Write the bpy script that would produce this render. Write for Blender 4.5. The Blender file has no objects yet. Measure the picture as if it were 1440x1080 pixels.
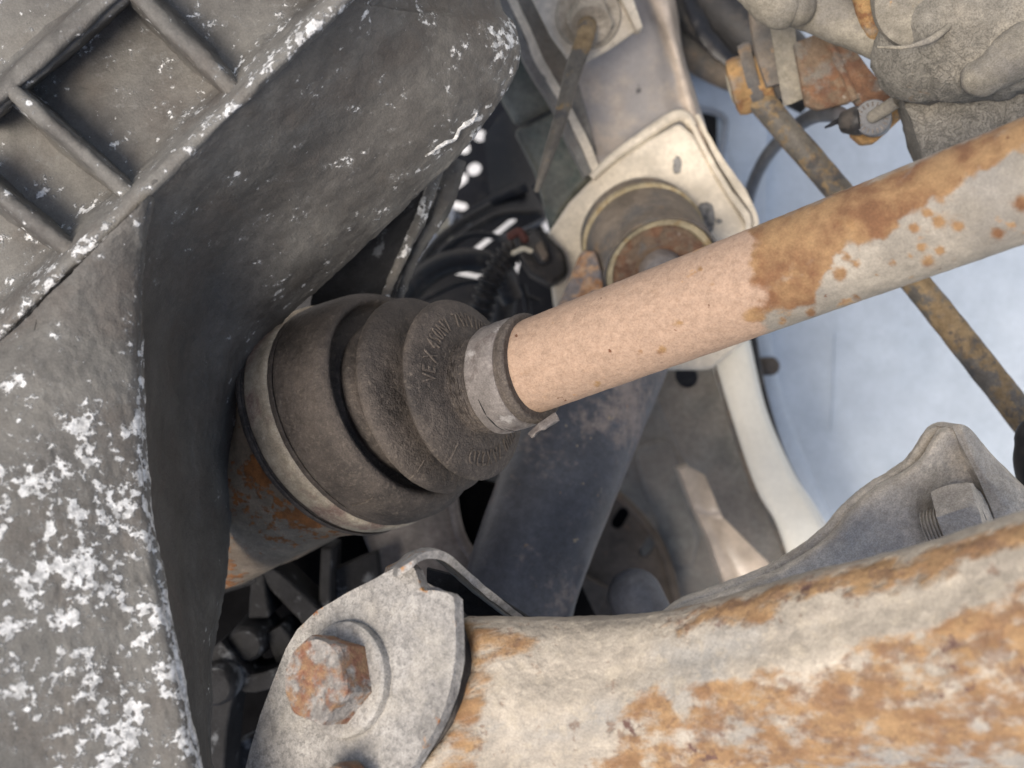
import bpy, bmesh, math, random
from mathutils import Vector, Matrix, noise
from mathutils.bvhtree import BVHTree
random.seed(7)
scene = bpy.context.scene
COL = scene.collection

# ------------------------------------------------------------------ camera, light, exposure
F = 1600.0                                   # focal length in photo pixels (1440 wide)
UP = Vector((-0.20, -0.42, 0.88)).normalized()      # where the open sky lies, seen from the camera's axes
_x = Vector((1, 0, 0)); _x = (_x - UP * _x.dot(UP)).normalized(); _y = UP.cross(_x)
Q = Matrix((_x, _y, UP))                     # camera axes -> world
Q4 = Q.to_4x4()
cam_d = bpy.data.cameras.new('camera'); cam = bpy.data.objects.new('camera', cam_d); COL.objects.link(cam)
cam.matrix_world = Q4
cam_d.sensor_width = 36.0; cam_d.lens = 36.0 * F / 1440.0
cam_d.clip_start = 0.01; cam_d.clip_end = 200
cam_d.dof.use_dof = True; cam_d.dof.focus_distance = 0.375; cam_d.dof.aperture_fstop = cam_d.lens / 3.5
scene.camera = cam

SUN = Vector((-0.34, -0.22, 0.91)).normalized()     # towards the light, camera axes
sw = Q @ SUN
world = bpy.data.worlds.new('World'); scene.world = world; world.use_nodes = True
wn = world.node_tree.nodes; wl = world.node_tree.links
sky = wn.new('ShaderNodeTexSky'); sky.sky_type = 'NISHITA'; sky.sun_disc = False
sky.sun_elevation = math.asin(sw.z); sky.sun_rotation = math.atan2(sw.x, sw.y)
sky.air_density = 1.0; sky.dust_density = 3.5; sky.ozone_density = 0.8
wl.new(sky.outputs[0], wn['Background'].inputs[0]); wn['Background'].inputs[1].default_value = 0.072
sd = bpy.data.lights.new('sun', 'SUN'); sd.energy = 1.5; sd.angle = math.radians(28); sd.color = (1.0, 0.905, 0.79)
so = bpy.data.objects.new('sun', sd); COL.objects.link(so)
so.rotation_euler = sw.to_track_quat('Z', 'Y').to_euler()
scene.view_settings.view_transform = 'Standard'; scene.view_settings.look = 'None'
scene.view_settings.exposure = 1.42; scene.view_settings.gamma = 1.0
scene.view_settings.use_curve_mapping = False

# ------------------------------------------------------------------ helpers: points
def P(x, y, d): return Vector(((x - 720) / F * d, (540 - y) / F * d, -d))
def PX(v):
    d = max(1e-4, -v.z); return (720 + F * v.x / d, 540 - F * v.y / d, d)
def on_plane(x, y, p0, n):
    r = P(x, y, 1.0); return r * (p0.dot(n) / r.dot(n))
def sstep(a, b, x):
    t = max(0.0, min(1.0, (x - a) / (b - a))); return t * t * (3 - 2 * t)
def bump1(x, c, w): return math.exp(-((x - c) / w) ** 2)
def cr(p0, p1, p2, p3, t):
    return 0.5 * ((2 * p1) + (p2 - p0) * t + (2 * p0 - 5 * p1 + 4 * p2 - p3) * t * t + (3 * p1 - p0 - 3 * p2 + p3) * t ** 3)
def spline(pts, n):
    m = len(pts) - 1; out = []
    for i in range(n):
        u = i / (n - 1) * m; k = min(int(u), m - 1); t = u - k
        a = pts[k - 1] if k > 0 else pts[0] * 2 - pts[1]
        b = pts[k + 2] if k + 2 <= m else pts[m] * 2 - pts[m - 1]
        out.append(cr(a, pts[k], pts[k + 1], b, t))
    return out
def jitter(bm, amp, sc, seed=0.0, oct=3):
    bm.normal_update()
    off = Vector((seed * 3.1, seed * 1.7, seed * 5.3))
    mv = []
    for v in bm.verts: mv.append(v.normal * (noise.fractal(v.co * sc + off, 1.0, 2.0, oct) * amp))
    for v, m in zip(bm.verts, mv): v.co += m

# ------------------------------------------------------------------ helpers: objects
def link(o, parent=None, base=None):
    COL.objects.link(o)
    if parent is not None: o.parent = parent
    else: o.matrix_world = Q4 @ Matrix.Translation(base if base is not None else Vector((0, 0, 0)))
    return o
def tag(o, label=None, cat=None, group=None, kind=None):
    if label: o['label'] = label
    if cat: o['category'] = cat
    if group: o['group'] = group
    if kind: o['kind'] = kind
    return o
BASE = {}
def thing(name, label, cat, base, group=None):
    o = bpy.data.objects.new(name, None); o.empty_display_size = 0.02
    link(o, None, base); BASE[o.name] = Vector(base); return tag(o, label, cat, group)
def obj(name, bm, mat, parent=None, attr=None, sharp=40, bevel=0.0, bseg=2, uv=None, base=None):
    bmesh.ops.recalc_face_normals(bm, faces=bm.faces)
    me = bpy.data.meshes.new(name)
    if parent is not None:
        r = parent
        while r.parent is not None: r = r.parent
        b = BASE[r.name]
    else:
        b = base if base is not None else sum((v.co for v in bm.verts), Vector()) / len(bm.verts)
    vals2 = None
    if attr:
        vals = [attr(*PX(v.co)) for v in bm.verts]
        if isinstance(vals[0], tuple): vals2 = [float(q[1]) for q in vals]; vals = [float(q[0]) for q in vals]
        else: vals = [float(q) for q in vals]
    for v in bm.verts: v.co -= b
    bm.to_mesh(me); bm.free()
    for p in me.polygons: p.use_smooth = True
    me.set_sharp_from_angle(angle=math.radians(sharp))
    if attr:
        a = me.attributes.new('m', 'FLOAT', 'POINT'); a.data.foreach_set('value', vals)
        if vals2: a = me.attributes.new('n', 'FLOAT', 'POINT'); a.data.foreach_set('value', vals2)
    me.materials.append(mat)
    o = bpy.data.objects.new(name, me); link(o, parent, b)
    if parent is None: BASE[o.name] = Vector(b)
    if bevel:
        md = o.modifiers.new('bevel', 'BEVEL'); md.width = bevel; md.segments = bseg
        md.limit_method = 'ANGLE'; md.angle_limit = math.radians(35)
    return o

# ------------------------------------------------------------------ helpers: shapes (all in camera axes, metres)
def grid_solid(g, thick, dirv=None, close_v=False):
    nu = len(g); nv = len(g[0]); bm = bmesh.new()
    A = [[bm.verts.new(p) for p in row] for row in g]
    rv = nv if close_v else nv - 1
    for i in range(nu - 1):
        for j in range(rv):
            bm.faces.new((A[i][j], A[i + 1][j], A[i + 1][(j + 1) % nv], A[i][(j + 1) % nv]))
    if close_v:
        bm.faces.new(A[0]); bm.faces.new(A[-1]); return bm
    if thick:
        dv = (dirv or Vector((0, 0, -1))).normalized() * thick
        B = [[bm.verts.new(p + dv) for p in row] for row in g]
        for i in range(nu - 1):
            for j in range(nv - 1):
                bm.faces.new((B[i][j], B[i][j + 1], B[i + 1][j + 1], B[i + 1][j]))
        for i in range(nu - 1):
            for j in (0, nv - 1): bm.faces.new((A[i][j], A[i + 1][j], B[i + 1][j], B[i][j]))
        for j in range(nv - 1):
            for i in (0, nu - 1): bm.faces.new((A[i][j], A[i][j + 1], B[i][j + 1], B[i][j]))
    return bm
def loft(rows, nu, nv, thick=0.003, dirv=None, close_v=False):
    R = [[P(*q) if not isinstance(q, Vector) else q for q in r] for r in rows]
    if close_v: fine = [spline(r + [r[0]], nv + 1)[:-1] for r in R]
    else: fine = [spline(r, nv) for r in R]
    cols = [spline([fine[i][j] for i in range(len(fine))], nu) for j in range(len(fine[0]))]
    g = [[cols[j][i] for j in range(len(cols))] for i in range(nu)]
    return grid_solid(g, thick, dirv, close_v)
def slab(pts, thick, dirv=None, cuts=0, plane=None):
    if plane: V = [on_plane(q[0], q[1], plane[0], plane[1]) for q in pts]
    else: V = [P(*q) if not isinstance(q, Vector) else q for q in pts]
    bm = bmesh.new(); dv = (dirv or Vector((0, 0, -1))).normalized() * thick
    a = [bm.verts.new(v) for v in V]; b = [bm.verts.new(v + dv) for v in V]
    n = len(V)
    bm.faces.new(a); bm.faces.new(list(reversed(b)))
    for i in range(n): bm.faces.new((a[i], a[(i + 1) % n], b[(i + 1) % n], b[i]))
    return bm
def smooth_outline(pts, n, closed=True):
    V = [Vector((p[0], p[1], 0)) for p in pts]
    s = spline([V[-1]] + V + [V[0], V[1]], n * 4) if closed else spline(V, n)
    if closed:
        s = spline(V + [V[0]], n + 1)[:-1]
    return [(v.x, v.y) for v in s]
def frames(path):
    T = []
    for i in range(len(path)):
        a = path[max(0, i - 1)]; b = path[min(len(path) - 1, i + 1)]; T.append((b - a).normalized())
    up = Vector((0, 0, 1)) if abs(T[0].z) < 0.9 else Vector((0, 1, 0))
    N = (up - T[0] * up.dot(T[0])).normalized(); out = []
    for t in T:
        N = (N - t * N.dot(t)).normalized(); out.append((t, N, t.cross(N)))
    return out
def sweep(pts, rad, n=40, seg=16, sec=None, cap='flat'):
    """tube along pixel/depth points; rad: number or list; sec(a) -> (u,v) multipliers of the section"""
    V = [P(*q) if not isinstance(q, Vector) else q for q in pts]
    path = spline(V, n) if len(V) > 2 else [V[0].lerp(V[1], i / (n - 1)) for i in range(n)]
    if isinstance(rad, (int, float)): rr = [rad] * n
    else: rr = [q.x for q in spline([Vector((r, 0, 0)) for r in rad], n)]
    if cap in ('round', 'round0', 'round1'):
        pre = []; post = []
        k = 6; t0 = (path[0] - path[1]).normalized(); t1 = (path[-1] - path[-2]).normalized()
        for i in range(k):
            a = math.pi / 2 * (k - i) / (k + 0.001)
            pre.append((path[0] + t0 * rr[0] * math.sin(a), max(1e-5, rr[0] * math.cos(a))))
            post.append((path[-1] + t1 * rr[-1] * math.sin(math.pi / 2 * (i + 1) / (k + 0.001)), max(1e-5, rr[-1] * math.cos(math.pi / 2 * (i + 1) / (k + 0.001)))))
        if cap in ('round', 'round0'): path = [p for p, r in pre] + path; rr = [r for p, r in pre] + rr
        if cap in ('round', 'round1'): path = path + [p for p, r in post]; rr = rr + [r for p, r in post]
    fr = frames(path); g = []
    for p, r, (t, N, B) in zip(path, rr, fr):
        row = []
        for j in range(seg):
            a = 2 * math.pi * j / seg
            u, v = sec(a) if sec else (math.cos(a), math.sin(a))
            row.append(p + N * (u * r) + B * (v * r))
        g.append(row)
    return grid_solid(g, 0, close_v=True)
def revolve(c, axis, prof, seg=48, lob=None):
    """c: base point, axis: direction, prof: [(t along axis, radius)]"""
    axis = axis.normalized(); up = Vector((0, 1, 0)) if abs(axis.y) < 0.9 else Vector((1, 0, 0))
    N = (up - axis * up.dot(axis)).normalized(); B = axis.cross(N); g = []
    for t, r in prof:
        g.append([c + axis * t + (N * math.cos(a) + B * math.sin(a)) * (max(r, 1e-5) * (lob(a, t) if lob else 1))
                  for a in [2 * math.pi * j / seg for j in range(seg)]])
    return grid_solid(g, 0, close_v=True)
def superell(n=4.0, kx=1.0, ky=1.0):
    def f(a):
        c, s = math.cos(a), math.sin(a)
        return (math.copysign(abs(c) ** (2 / n), c) * kx, math.copysign(abs(s) ** (2 / n), s) * ky)
    return f
def plate(outline, holes, d, thick, rot=None, depthfn=None):
    """flat plate with true holes, outline in photo pixels at depth d; depthfn tilts it"""
    cu = bpy.data.curves.new('tmp', 'CURVE'); cu.dimensions = '2D'; cu.fill_mode = 'BOTH'; cu.extrude = thick / 2
    for poly in [outline] + holes:
        s = cu.splines.new('POLY'); s.points.add(len(poly) - 1); s.use_cyclic_u = True
        for k, (x, y) in enumerate(poly):
            v = P(x, y, d); s.points[k].co = (v.x, v.y, 0, 1)
    o = bpy.data.objects.new('tmp', cu); COL.objects.link(o)
    dg = bpy.context.evaluated_depsgraph_get(); me = bpy.data.meshes.new_from_object(o.evaluated_get(dg))
    bm = bmesh.new(); bm.from_mesh(me); bmesh.ops.remove_doubles(bm, verts=bm.verts, dist=1e-6)
    for v in bm.verts:
        v.co.z += -d
        if depthfn:
            x, y, _ = PX(Vector((v.co.x, v.co.y, -d))); v.co.z -= depthfn(x, y)
    bpy.data.objects.remove(o); bpy.data.curves.remove(cu); bpy.data.meshes.remove(me)
    return bm
def circ(x, y, r, n=20, ky=1.0, rot=0.0):
    out = []
    for i in range(n):
        a = 2 * math.pi * i / n; u, v = r * math.cos(a), r * ky * math.sin(a)
        out.append((x + u * math.cos(rot) - v * math.sin(rot), y + u * math.sin(rot) + v * math.cos(rot)))
    return out
def slot(x0, y0, x1, y1, w, n=6):
    a = math.atan2(y1 - y0, x1 - x0); out = []
    for i in range(n + 1):
        t = a + math.pi / 2 + math.pi * i / n; out.append((x0 + w * math.cos(t), y0 + w * math.sin(t)))
    for i in range(n + 1):
        t = a - math.pi / 2 + math.pi * i / n; out.append((x1 + w * math.cos(t), y1 + w * math.sin(t)))
    return out
def hexprism(c, axis, r, h, cham=0.15, rot=0.0):
    axis = axis.normalized(); up = Vector((0, 1, 0)); N = (up - axis * up.dot(axis)).normalized(); B = axis.cross(N); g = []
    seg = 48
    def hx(a): 
        k = (a - rot) % (math.pi / 3) - math.pi / 6; return math.cos(math.pi / 6) / math.cos(k)
    for t, k in [(0, 1), (h * .4, 1), (h * 0.78, 1), (h * 0.9, .97), (h, 0.86), (h * 1.0, .5), (h * .97, 0.0005)]:
        row = []
        for j in range(seg):
            a = 2 * math.pi * j / seg; q = r * min(hx(a), 1.0) if k == 1 else r * min(hx(a), k * 1.0) if k > .6 else r * k
            row.append(c + axis * t + (N * math.cos(a) + B * math.sin(a)) * q)
        g.append(row)
    return grid_solid(g, 0, close_v=True)

# ------------------------------------------------------------------ materials
def mk(name, base, layers=(), rough=0.75, metal=0.0, var=0.18, vscale=60, bump=0.00012, bscale=900, spec=0.35, coat=0.0, grain=0.22):
    """base colour with soft variation, then layers of wear: dict(c, s, t, w, ag, c2, r, h, seed, kind, det)"""
    m = bpy.data.materials.new(name); m.use_nodes = True
    N = m.node_tree.nodes; L = m.node_tree.links; bs = N['Principled BSDF']
    tc = N.new('ShaderNodeTexCoord'); at = N.new('ShaderNodeAttribute'); at.attribute_name = 'm'
    def val(x): n = N.new('ShaderNodeValue'); n.outputs[0].default_value = x; return n.outputs[0]
    def math_(op, a, b=None, clamp=False):
        n = N.new('ShaderNodeMath'); n.operation = op; n.use_clamp = clamp
        for i, q in enumerate((a, b)):
            if q is None: continue
            if isinstance(q, (int, float)): n.inputs[i].default_value = q
            else: L.new(q, n.inputs[i])
        return n.outputs[0]
    STR = [None]
    def coords(seed):
        mp = N.new('ShaderNodeMapping')
        if STR[0]: mp.vector_type = 'TEXTURE'; mp.inputs['Rotation'].default_value = (0, 0, STR[0][0]); mp.inputs['Scale'].default_value = (STR[0][1], 1, 1)
        mp.inputs['Location'].default_value = (seed * 1.37, seed * 2.11, seed * 0.73)
        L.new(tc.outputs['Object'], mp.inputs[0]); return mp.outputs[0]
    def nz(scale, det=6, seed=0.0, rgh=0.6, dist=0.0):
        n = N.new('ShaderNodeTexNoise'); n.inputs['Scale'].default_value = scale; n.inputs['Detail'].default_value = det
        n.inputs['Roughness'].default_value = rgh; n.inputs['Distortion'].default_value = dist
        L.new(coords(seed), n.inputs['Vector']); return n.outputs['Fac']
    def mix(f, a, b):
        n = N.new('ShaderNodeMix'); n.data_type = 'RGBA'; L.new(f, n.inputs[0])
        for q, k in ((a, 6), (b, 7)):
            if isinstance(q, tuple): n.inputs[k].default_value = (*q, 1)
            else: L.new(q, n.inputs[k])
        return n.outputs[2]
    def rng(f, a, b, lo=0.0, hi=1.0):
        n = N.new('ShaderNodeMapRange'); n.interpolation_type = 'SMOOTHSTEP'; L.new(f, n.inputs[0])
        for i, q in enumerate((a, b, lo, hi)): n.inputs[i + 1].default_value = q
        return n.outputs[0]
    dk = tuple(q * (1 - var * 1.6) for q in base); lt = tuple(min(1, q * (1 + var * 1.3)) for q in base)
    col = mix(rng(nz(vscale, 5, 3.0, 0.62), 0.3, 0.7), dk, lt)
    col = mix(rng(nz(vscale * 9, 3, 5.0), 0.42, 0.75, 0, 0.45), col, dk)
    rg = val(rough); ht = math_('MULTIPLY', nz(bscale, 3, 9.0), bump)
    ht = math_('ADD', ht, math_('MULTIPLY', nz(bscale * 0.17, 3, 11.0), bump * 2.5))
    for k, ly in enumerate(layers):
        sd_ = ly.get('seed', k * 4.7 + 13); STR[0] = ly.get('stretch')
        if ly.get('kind') == 'crack':
            v = N.new('ShaderNodeTexVoronoi'); v.feature = 'DISTANCE_TO_EDGE'; v.inputs['Scale'].default_value = ly['s']
            d = N.new('ShaderNodeTexNoise'); d.inputs['Scale'].default_value = ly['s'] * 1.3; d.inputs['Detail'].default_value = 3
            L.new(coords(sd_), d.inputs['Vector'])
            a = N.new('ShaderNodeVectorMath'); a.operation = 'MULTIPLY_ADD'
            L.new(d.outputs['Color'], a.inputs[0]); a.inputs[1].default_value = (1.1 / ly['s'],) * 3; L.new(coords(sd_), a.inputs[2])
            L.new(a.outputs[0], v.inputs['Vector']); f = math_('SUBTRACT', 1.0, v.outputs['Distance'])
        elif ly.get('kind') == 'ridge':
            f = nz(ly['s'], ly.get('det', 3), sd_, 0.5, ly.get('dist', 1.5)); f = math_('ABSOLUTE', math_('SUBTRACT', f, 0.5)); f = math_('SUBTRACT', 1.0, f)
        else:
            f = nz(ly['s'], ly.get('det', 5), sd_, ly.get('rgh', 0.62), ly.get('dist', 0.0))
        if ly.get('s2'):
            f = math_('ADD', math_('MULTIPLY', f, 0.6), math_('MULTIPLY', nz(ly['s2'], 4, sd_ + 1), 0.4))
        if ly.get('ag'): f = math_('ADD', f, math_('MULTIPLY', at.outputs['Fac'], ly['ag']))
        if ly.get('an'):
            at2 = N.new('ShaderNodeAttribute'); at2.attribute_name = 'n'; f = math_('ADD', f, math_('MULTIPLY', at2.outputs['Fac'], ly['an']))
        f = rng(f, ly['t'] - ly['w'], ly['t'] + ly['w'], 0.0, ly.get('a', 1.0))
        c = ly['c']
        if ly.get('c2'): c = mix(rng(nz(ly.get('cs', ly['s'] * 3), 6, sd_ + 2), 0.38, 0.64), ly['c'], ly['c2'])
        col = mix(f, col, c)
        n = N.new('ShaderNodeMix'); n.data_type = 'FLOAT'; L.new(f, n.inputs[0]); L.new(rg, n.inputs[2]); n.inputs[3].default_value = ly.get('r', 0.85); rg = n.outputs[0]
        if ly.get('h'): ht = math_('ADD', ht, math_('MULTIPLY', f, ly['h']))
    STR[0] = None
    if grain:
        gn = rng(nz(1700, 3, 21.0, 0.7), 0.3, 0.7, 1 - grain, 1 + grain * 0.8)
        gm_ = rng(nz(310, 4, 23.0, 0.65), 0.3, 0.7, 1 - grain * 0.7, 1 + grain * 0.5)
        mx = N.new('ShaderNodeMix'); mx.data_type = 'RGBA'; mx.blend_type = 'MULTIPLY'; mx.clamp_result = False; mx.inputs[0].default_value = 1.0
        L.new(col, mx.inputs[6]); L.new(math_('MULTIPLY', gn, gm_), mx.inputs[7]); col = mx.outputs[2]
    L.new(col, bs.inputs['Base Color']); L.new(rg, bs.inputs['Roughness'])
    bs.inputs['Metallic'].default_value = metal; bs.inputs['Specular IOR Level'].default_value = spec
    if coat: bs.inputs['Coat Weight'].default_value = coat; bs.inputs['Coat Roughness'].default_value = 0.2
    b = N.new('ShaderNodeBump'); b.inputs['Strength'].default_value = 1.0; b.inputs['Distance'].default_value = 1.0
    L.new(ht, b.inputs['Height']); L.new(b.outputs[0], bs.inputs['Normal'])
    return m

WHITE = (0.66, 0.66, 0.64)
RUST = (0.34, 0.15, 0.035); RUST2 = (0.22, 0.075, 0.02); OCHRE = (0.46, 0.25, 0.07)
M = {}
M['cast'] = mk('cast_aluminium', (0.084, 0.079, 0.071), [
    dict(c=(0.17, 0.163, 0.145), s=26, t=0.58, w=0.16, a=0.8, ag=0.32),
    dict(c=(0.085, 0.068, 0.055), s=34, t=0.58, w=0.10, a=0.4),
    dict(c=(0.20, 0.20, 0.19), s=105, s2=400, t=0.595, w=0.04, ag=0.15, r=0.9, det=6, a=.5, seed=22.4),
    dict(c=WHITE, c2=(0.33, 0.33, 0.32), s=105, s2=400, t=0.622, w=0.016, ag=0.15, r=0.9, h=0.0005, det=6, cs=420, seed=22.4),
    dict(c=WHITE, s=300, t=0.715, w=0.03, ag=0.10, r=0.9, h=0.0002, det=4, a=.7)], rough=0.58, metal=0.0, bump=0.00022, bscale=1300, vscale=40, var=0.12, grain=0.13)
M['cast_deep'] = mk('cast_aluminium_sooty', (0.022, 0.022, 0.023), [  # dark copy of the casting colour, stands in for deep shade
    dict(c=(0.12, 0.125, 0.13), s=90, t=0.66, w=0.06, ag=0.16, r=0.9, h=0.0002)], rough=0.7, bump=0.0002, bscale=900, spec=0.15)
M['rubber'] = mk('boot_rubber', (0.041, 0.0345, 0.030), [
    dict(c=(0.125, 0.104, 0.087), s=42, t=0.54, w=0.16, a=0.55, ag=0.30, r=0.9),
    dict(c=(0.16, 0.135, 0.11), s=700, t=0.62, w=0.08, a=0.45, ag=0.10),
    dict(c=(0.02, 0.018, 0.017), s=230, t=0.975, w=0.02, a=0.0, kind='ridge')], rough=0.68, bump=0.0004, bscale=1400, vscale=50)
M['soot'] = mk('oily_soot', (0.004, 0.004, 0.0045), [], rough=1.0, spec=0.05)  # near-black colour in place of deep shade behind gaps and slots
M['hose'] = mk('black_hose_rubber', (0.022, 0.021, 0.021), [dict(c=(0.10, 0.085, 0.07), s=90, t=0.60, w=0.10, a=0.6)], rough=0.5, bump=0.0001)
M['plastic'] = mk('black_plastic', (0.012, 0.012, 0.014), [dict(c=(0.07, 0.06, 0.05), s=110, t=0.64, w=0.1, a=0.5)], rough=0.42, bump=0.00006)
M['band'] = mk('dusty_clamp_band', (0.35, 0.30, 0.225), [dict(c=(0.19, 0.115, 0.095), s=60, t=0.56, w=0.08, a=0.8), dict(c=(0.40, 0.35, 0.28), s=600, t=0.58, w=0.08, a=0.6)], rough=0.8, bump=0.00018)
M['clamp'] = mk('grey_steel_clamp', (0.20, 0.18, 0.165), [dict(c=(0.38, 0.36, 0.34), s=120, t=0.63, w=0.06, a=0.8, r=0.5), dict(c=(0.12, 0.10, 0.09), s=80, t=0.58, w=0.06, a=0.8)], rough=0.65, metal=0.1, bump=0.00015)
M['housing'] = mk('rusty_joint_steel', (0.26, 0.205, 0.145), [
    dict(c=(0.17, 0.13, 0.09), s=40, t=0.55, w=0.12, a=0.8),
    dict(c=(0.30, 0.125, 0.04), c2=(0.20, 0.085, 0.03), s=52, s2=300, t=0.555, w=0.03, r=0.95, h=0.0002, ag=0.45)], rough=0.6, metal=0.15, bump=0.00018)
M['shaft'] = mk('shaft_paint', (0.30, 0.27, 0.22), [
    dict(c=(0.245, 0.228, 0.20), s=34, t=0.56, w=0.10, a=0.7),
    dict(c=(0.385, 0.272, 0.195), c2=(0.34, 0.235, 0.165), s=60, s2=300, t=0.0, w=0.16, an=-1.0, r=0.9, cs=700),
    dict(c=RUST, s=110, s2=60, t=0.615, w=0.03, ag=-0.05, c2=OCHRE, a=.55, seed=31),
    dict(c=(0.295, 0.18, 0.085), c2=(0.165, 0.078, 0.036), s=52, s2=260, t=0.715, w=0.12, ag=0.40, r=0.95, h=0.0001, cs=70, a=.95),
    dict(c=(0.13, 0.055, 0.03), s=190, t=0.70, w=0.03, r=0.95)], rough=0.6, metal=0.1, bump=0.00014, bscale=1600, vscale=45, grain=0.15)
M['arm'] = mk('weathered_arm_paint', (0.36, 0.315, 0.25), [
    dict(c=(0.29, 0.285, 0.265), s=26, t=0.56, w=0.10, a=0.75, stretch=(.26, 3.0)),
    dict(c=(0.42, 0.365, 0.28), s=260, t=0.58, w=0.06, a=0.5),
    dict(c=(0.33, 0.20, 0.09), c2=(0.215, 0.112, 0.048), s=62, s2=230, t=0.58, w=0.065, ag=0.28, r=0.95, h=0.0004, cs=130, a=.9, stretch=(.26, 2.4)),
    dict(c=(0.17, 0.10, 0.065), s=150, s2=420, t=0.60, w=0.04, ag=0.13, r=0.95, a=.6, h=-.0002),
    dict(c=(0.13, 0.075, 0.06), s=75, s2=240, t=0.655, w=0.03, ag=0.10, r=0.9)], rough=0.55, metal=0.1, bump=0.00035, bscale=700, vscale=30, grain=0.17)
M['bracket'] = mk('grey_bracket_steel', (0.32, 0.305, 0.28), [
    dict(c=(0.15, 0.145, 0.135), s=560, t=0.56, w=0.06, a=0.5, h=-0.0002, det=3),
    dict(c=(0.38, 0.355, 0.31), s=70, t=0.57, w=0.08, a=0.6),
    dict(c=(0.42, 0.22, 0.075), c2=RUST2, s=70, s2=260, t=0.70, w=0.04, ag=0.30, r=0.95, h=0.0002)], rough=0.7, bump=0.00025, bscale=1500)
M['forged'] = mk('dusty_forged_steel', (0.50, 0.45, 0.375), [dict(c=(0.34, 0.32, 0.29), s=38, t=0.56, w=0.1, a=0.75), dict(c=(0.38, 0.34, 0.28), s=500, t=0.58, w=0.06, a=0.5), dict(c=(0.33, 0.17, 0.07), s=70, s2=260, t=0.68, w=0.05, ag=0.25, a=.8)], rough=0.75, bump=0.0003, bscale=1100)
M['bolt'] = mk('corroded_bolt_steel', (0.27, 0.25, 0.225), [
    dict(c=(0.36, 0.34, 0.31), s=190, t=0.55, w=0.07, a=0.7),
    dict(c=(0.10, 0.095, 0.09), s=240, t=0.56, w=0.06, a=0.7),
    dict(c=(0.25, 0.155, 0.085), c2=(0.20, 0.095, 0.06), s=110, s2=300, t=0.52, w=0.07, ag=0.25, r=0.95, h=0.0003)], rough=0.7, bump=0.0004, bscale=1100)
M['mud'] = mk('dried_mud_coat', (0.19, 0.178, 0.152), [
    dict(c=(0.27, 0.245, 0.20), s=26, t=0.55, w=0.12, a=0.8),
    dict(c=(0.10, 0.095, 0.085), s=300, t=0.987, w=0.03, kind='ridge', det=5, a=0.45, h=-0.0004, ag=0.06),
    dict(c=(0.25, 0.155, 0.085), s=60, s2=200, t=0.74, w=0.06, ag=0.25, a=.8)], rough=0.92, bump=0.0003, bscale=900, spec=0.15)
M['mud_smooth'] = mk('dried_mud_smooth', (0.225, 0.205, 0.165), [
    dict(c=(0.16, 0.15, 0.135), s=40, t=0.55, w=0.10, a=0.7),
    dict(c=(0.40, 0.21, 0.07), s=50, s2=180, t=0.64, w=0.03, ag=0.25)], rough=0.9, bump=0.0002, spec=0.15)
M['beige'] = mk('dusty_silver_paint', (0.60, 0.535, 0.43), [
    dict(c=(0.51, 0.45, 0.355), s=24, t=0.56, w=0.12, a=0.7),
    dict(c=(0.13, 0.13, 0.13), s=70, t=0.72, w=0.02, a=0.9, ag=0.25),
    dict(c=(0.28, 0.24, 0.18), s=500, t=0.64, w=0.05, a=0.5)], rough=0.5, bump=0.00007, spec=0.4, grain=0.09)
M['beige_dusty'] = mk('dusty_steel_hardware', (0.40, 0.345, 0.265), [dict(c=(0.27, 0.23, 0.175), s=60, t=0.55, w=0.1, a=.8), dict(c=(0.12, 0.10, 0.08), s=330, t=0.66, w=0.04, a=.8)], rough=0.75, bump=0.0002)
M['beige_clean'] = mk('silver_paint', (0.76, 0.73, 0.63), [dict(c=(0.68, 0.63, 0.52), s=14, t=0.5, w=0.2, a=0.7), dict(c=(0.2, 0.17, 0.13), s=300, t=0.76, w=0.02, a=0.7)], rough=0.35, bump=0.00002, spec=0.5, coat=0.25, var=0.06, grain=0.05)
M['scrape'] = mk('scraped_grey_paint', (0.20, 0.195, 0.185), [dict(c=(0.09, 0.09, 0.09), s=160, t=0.56, w=0.06, a=.8)], rough=0.6, bump=0.0003)
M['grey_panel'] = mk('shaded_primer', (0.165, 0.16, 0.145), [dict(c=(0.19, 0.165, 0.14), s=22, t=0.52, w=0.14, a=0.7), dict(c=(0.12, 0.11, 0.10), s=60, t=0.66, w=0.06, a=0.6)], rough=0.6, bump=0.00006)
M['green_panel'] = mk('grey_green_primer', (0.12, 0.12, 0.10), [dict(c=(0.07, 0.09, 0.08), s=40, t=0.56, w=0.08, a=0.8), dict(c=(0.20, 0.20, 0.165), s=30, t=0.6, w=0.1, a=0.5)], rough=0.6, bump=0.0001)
M['scoop'] = mk('worn_silver_paint', (0.48, 0.40, 0.32), [dict(c=(0.29, 0.285, 0.29), s=20, t=0.52, w=0.12, a=0.85, ag=0.35), dict(c=(0.05, 0.05, 0.055), s=90, t=0.70, w=0.03, a=0.8, ag=0.1)], rough=0.36, bump=0.00004, spec=0.5, grain=0.08)  # grey layer carries the channel's shading and reflection, dark flecks are scuffs
M['arch'] = mk('pale_blue_white_paint', (0.40, 0.45, 0.495), [
    dict(c=(0.46, 0.505, 0.545), s=11, t=0.54, w=0.2, a=0.7),
    dict(c=(0.40, 0.445, 0.485), s=40, t=0.60, w=0.14, a=0.35),
    dict(c=(0.20, 0.22, 0.26), s=95, t=0.755, w=0.02, a=0.8), dict(c=(0.62, 0.66, 0.70), s=120, t=0.72, w=0.05, a=0.4)], rough=0.5, bump=0.00008, bscale=500, var=0.06, grain=0.07)
M['arch_grey'] = mk('grey_blue_paint', (0.27, 0.285, 0.30), [dict(c=(0.19, 0.185, 0.18), s=18, t=0.54, w=0.14, a=0.7)], rough=0.45, bump=0.00006)
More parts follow.
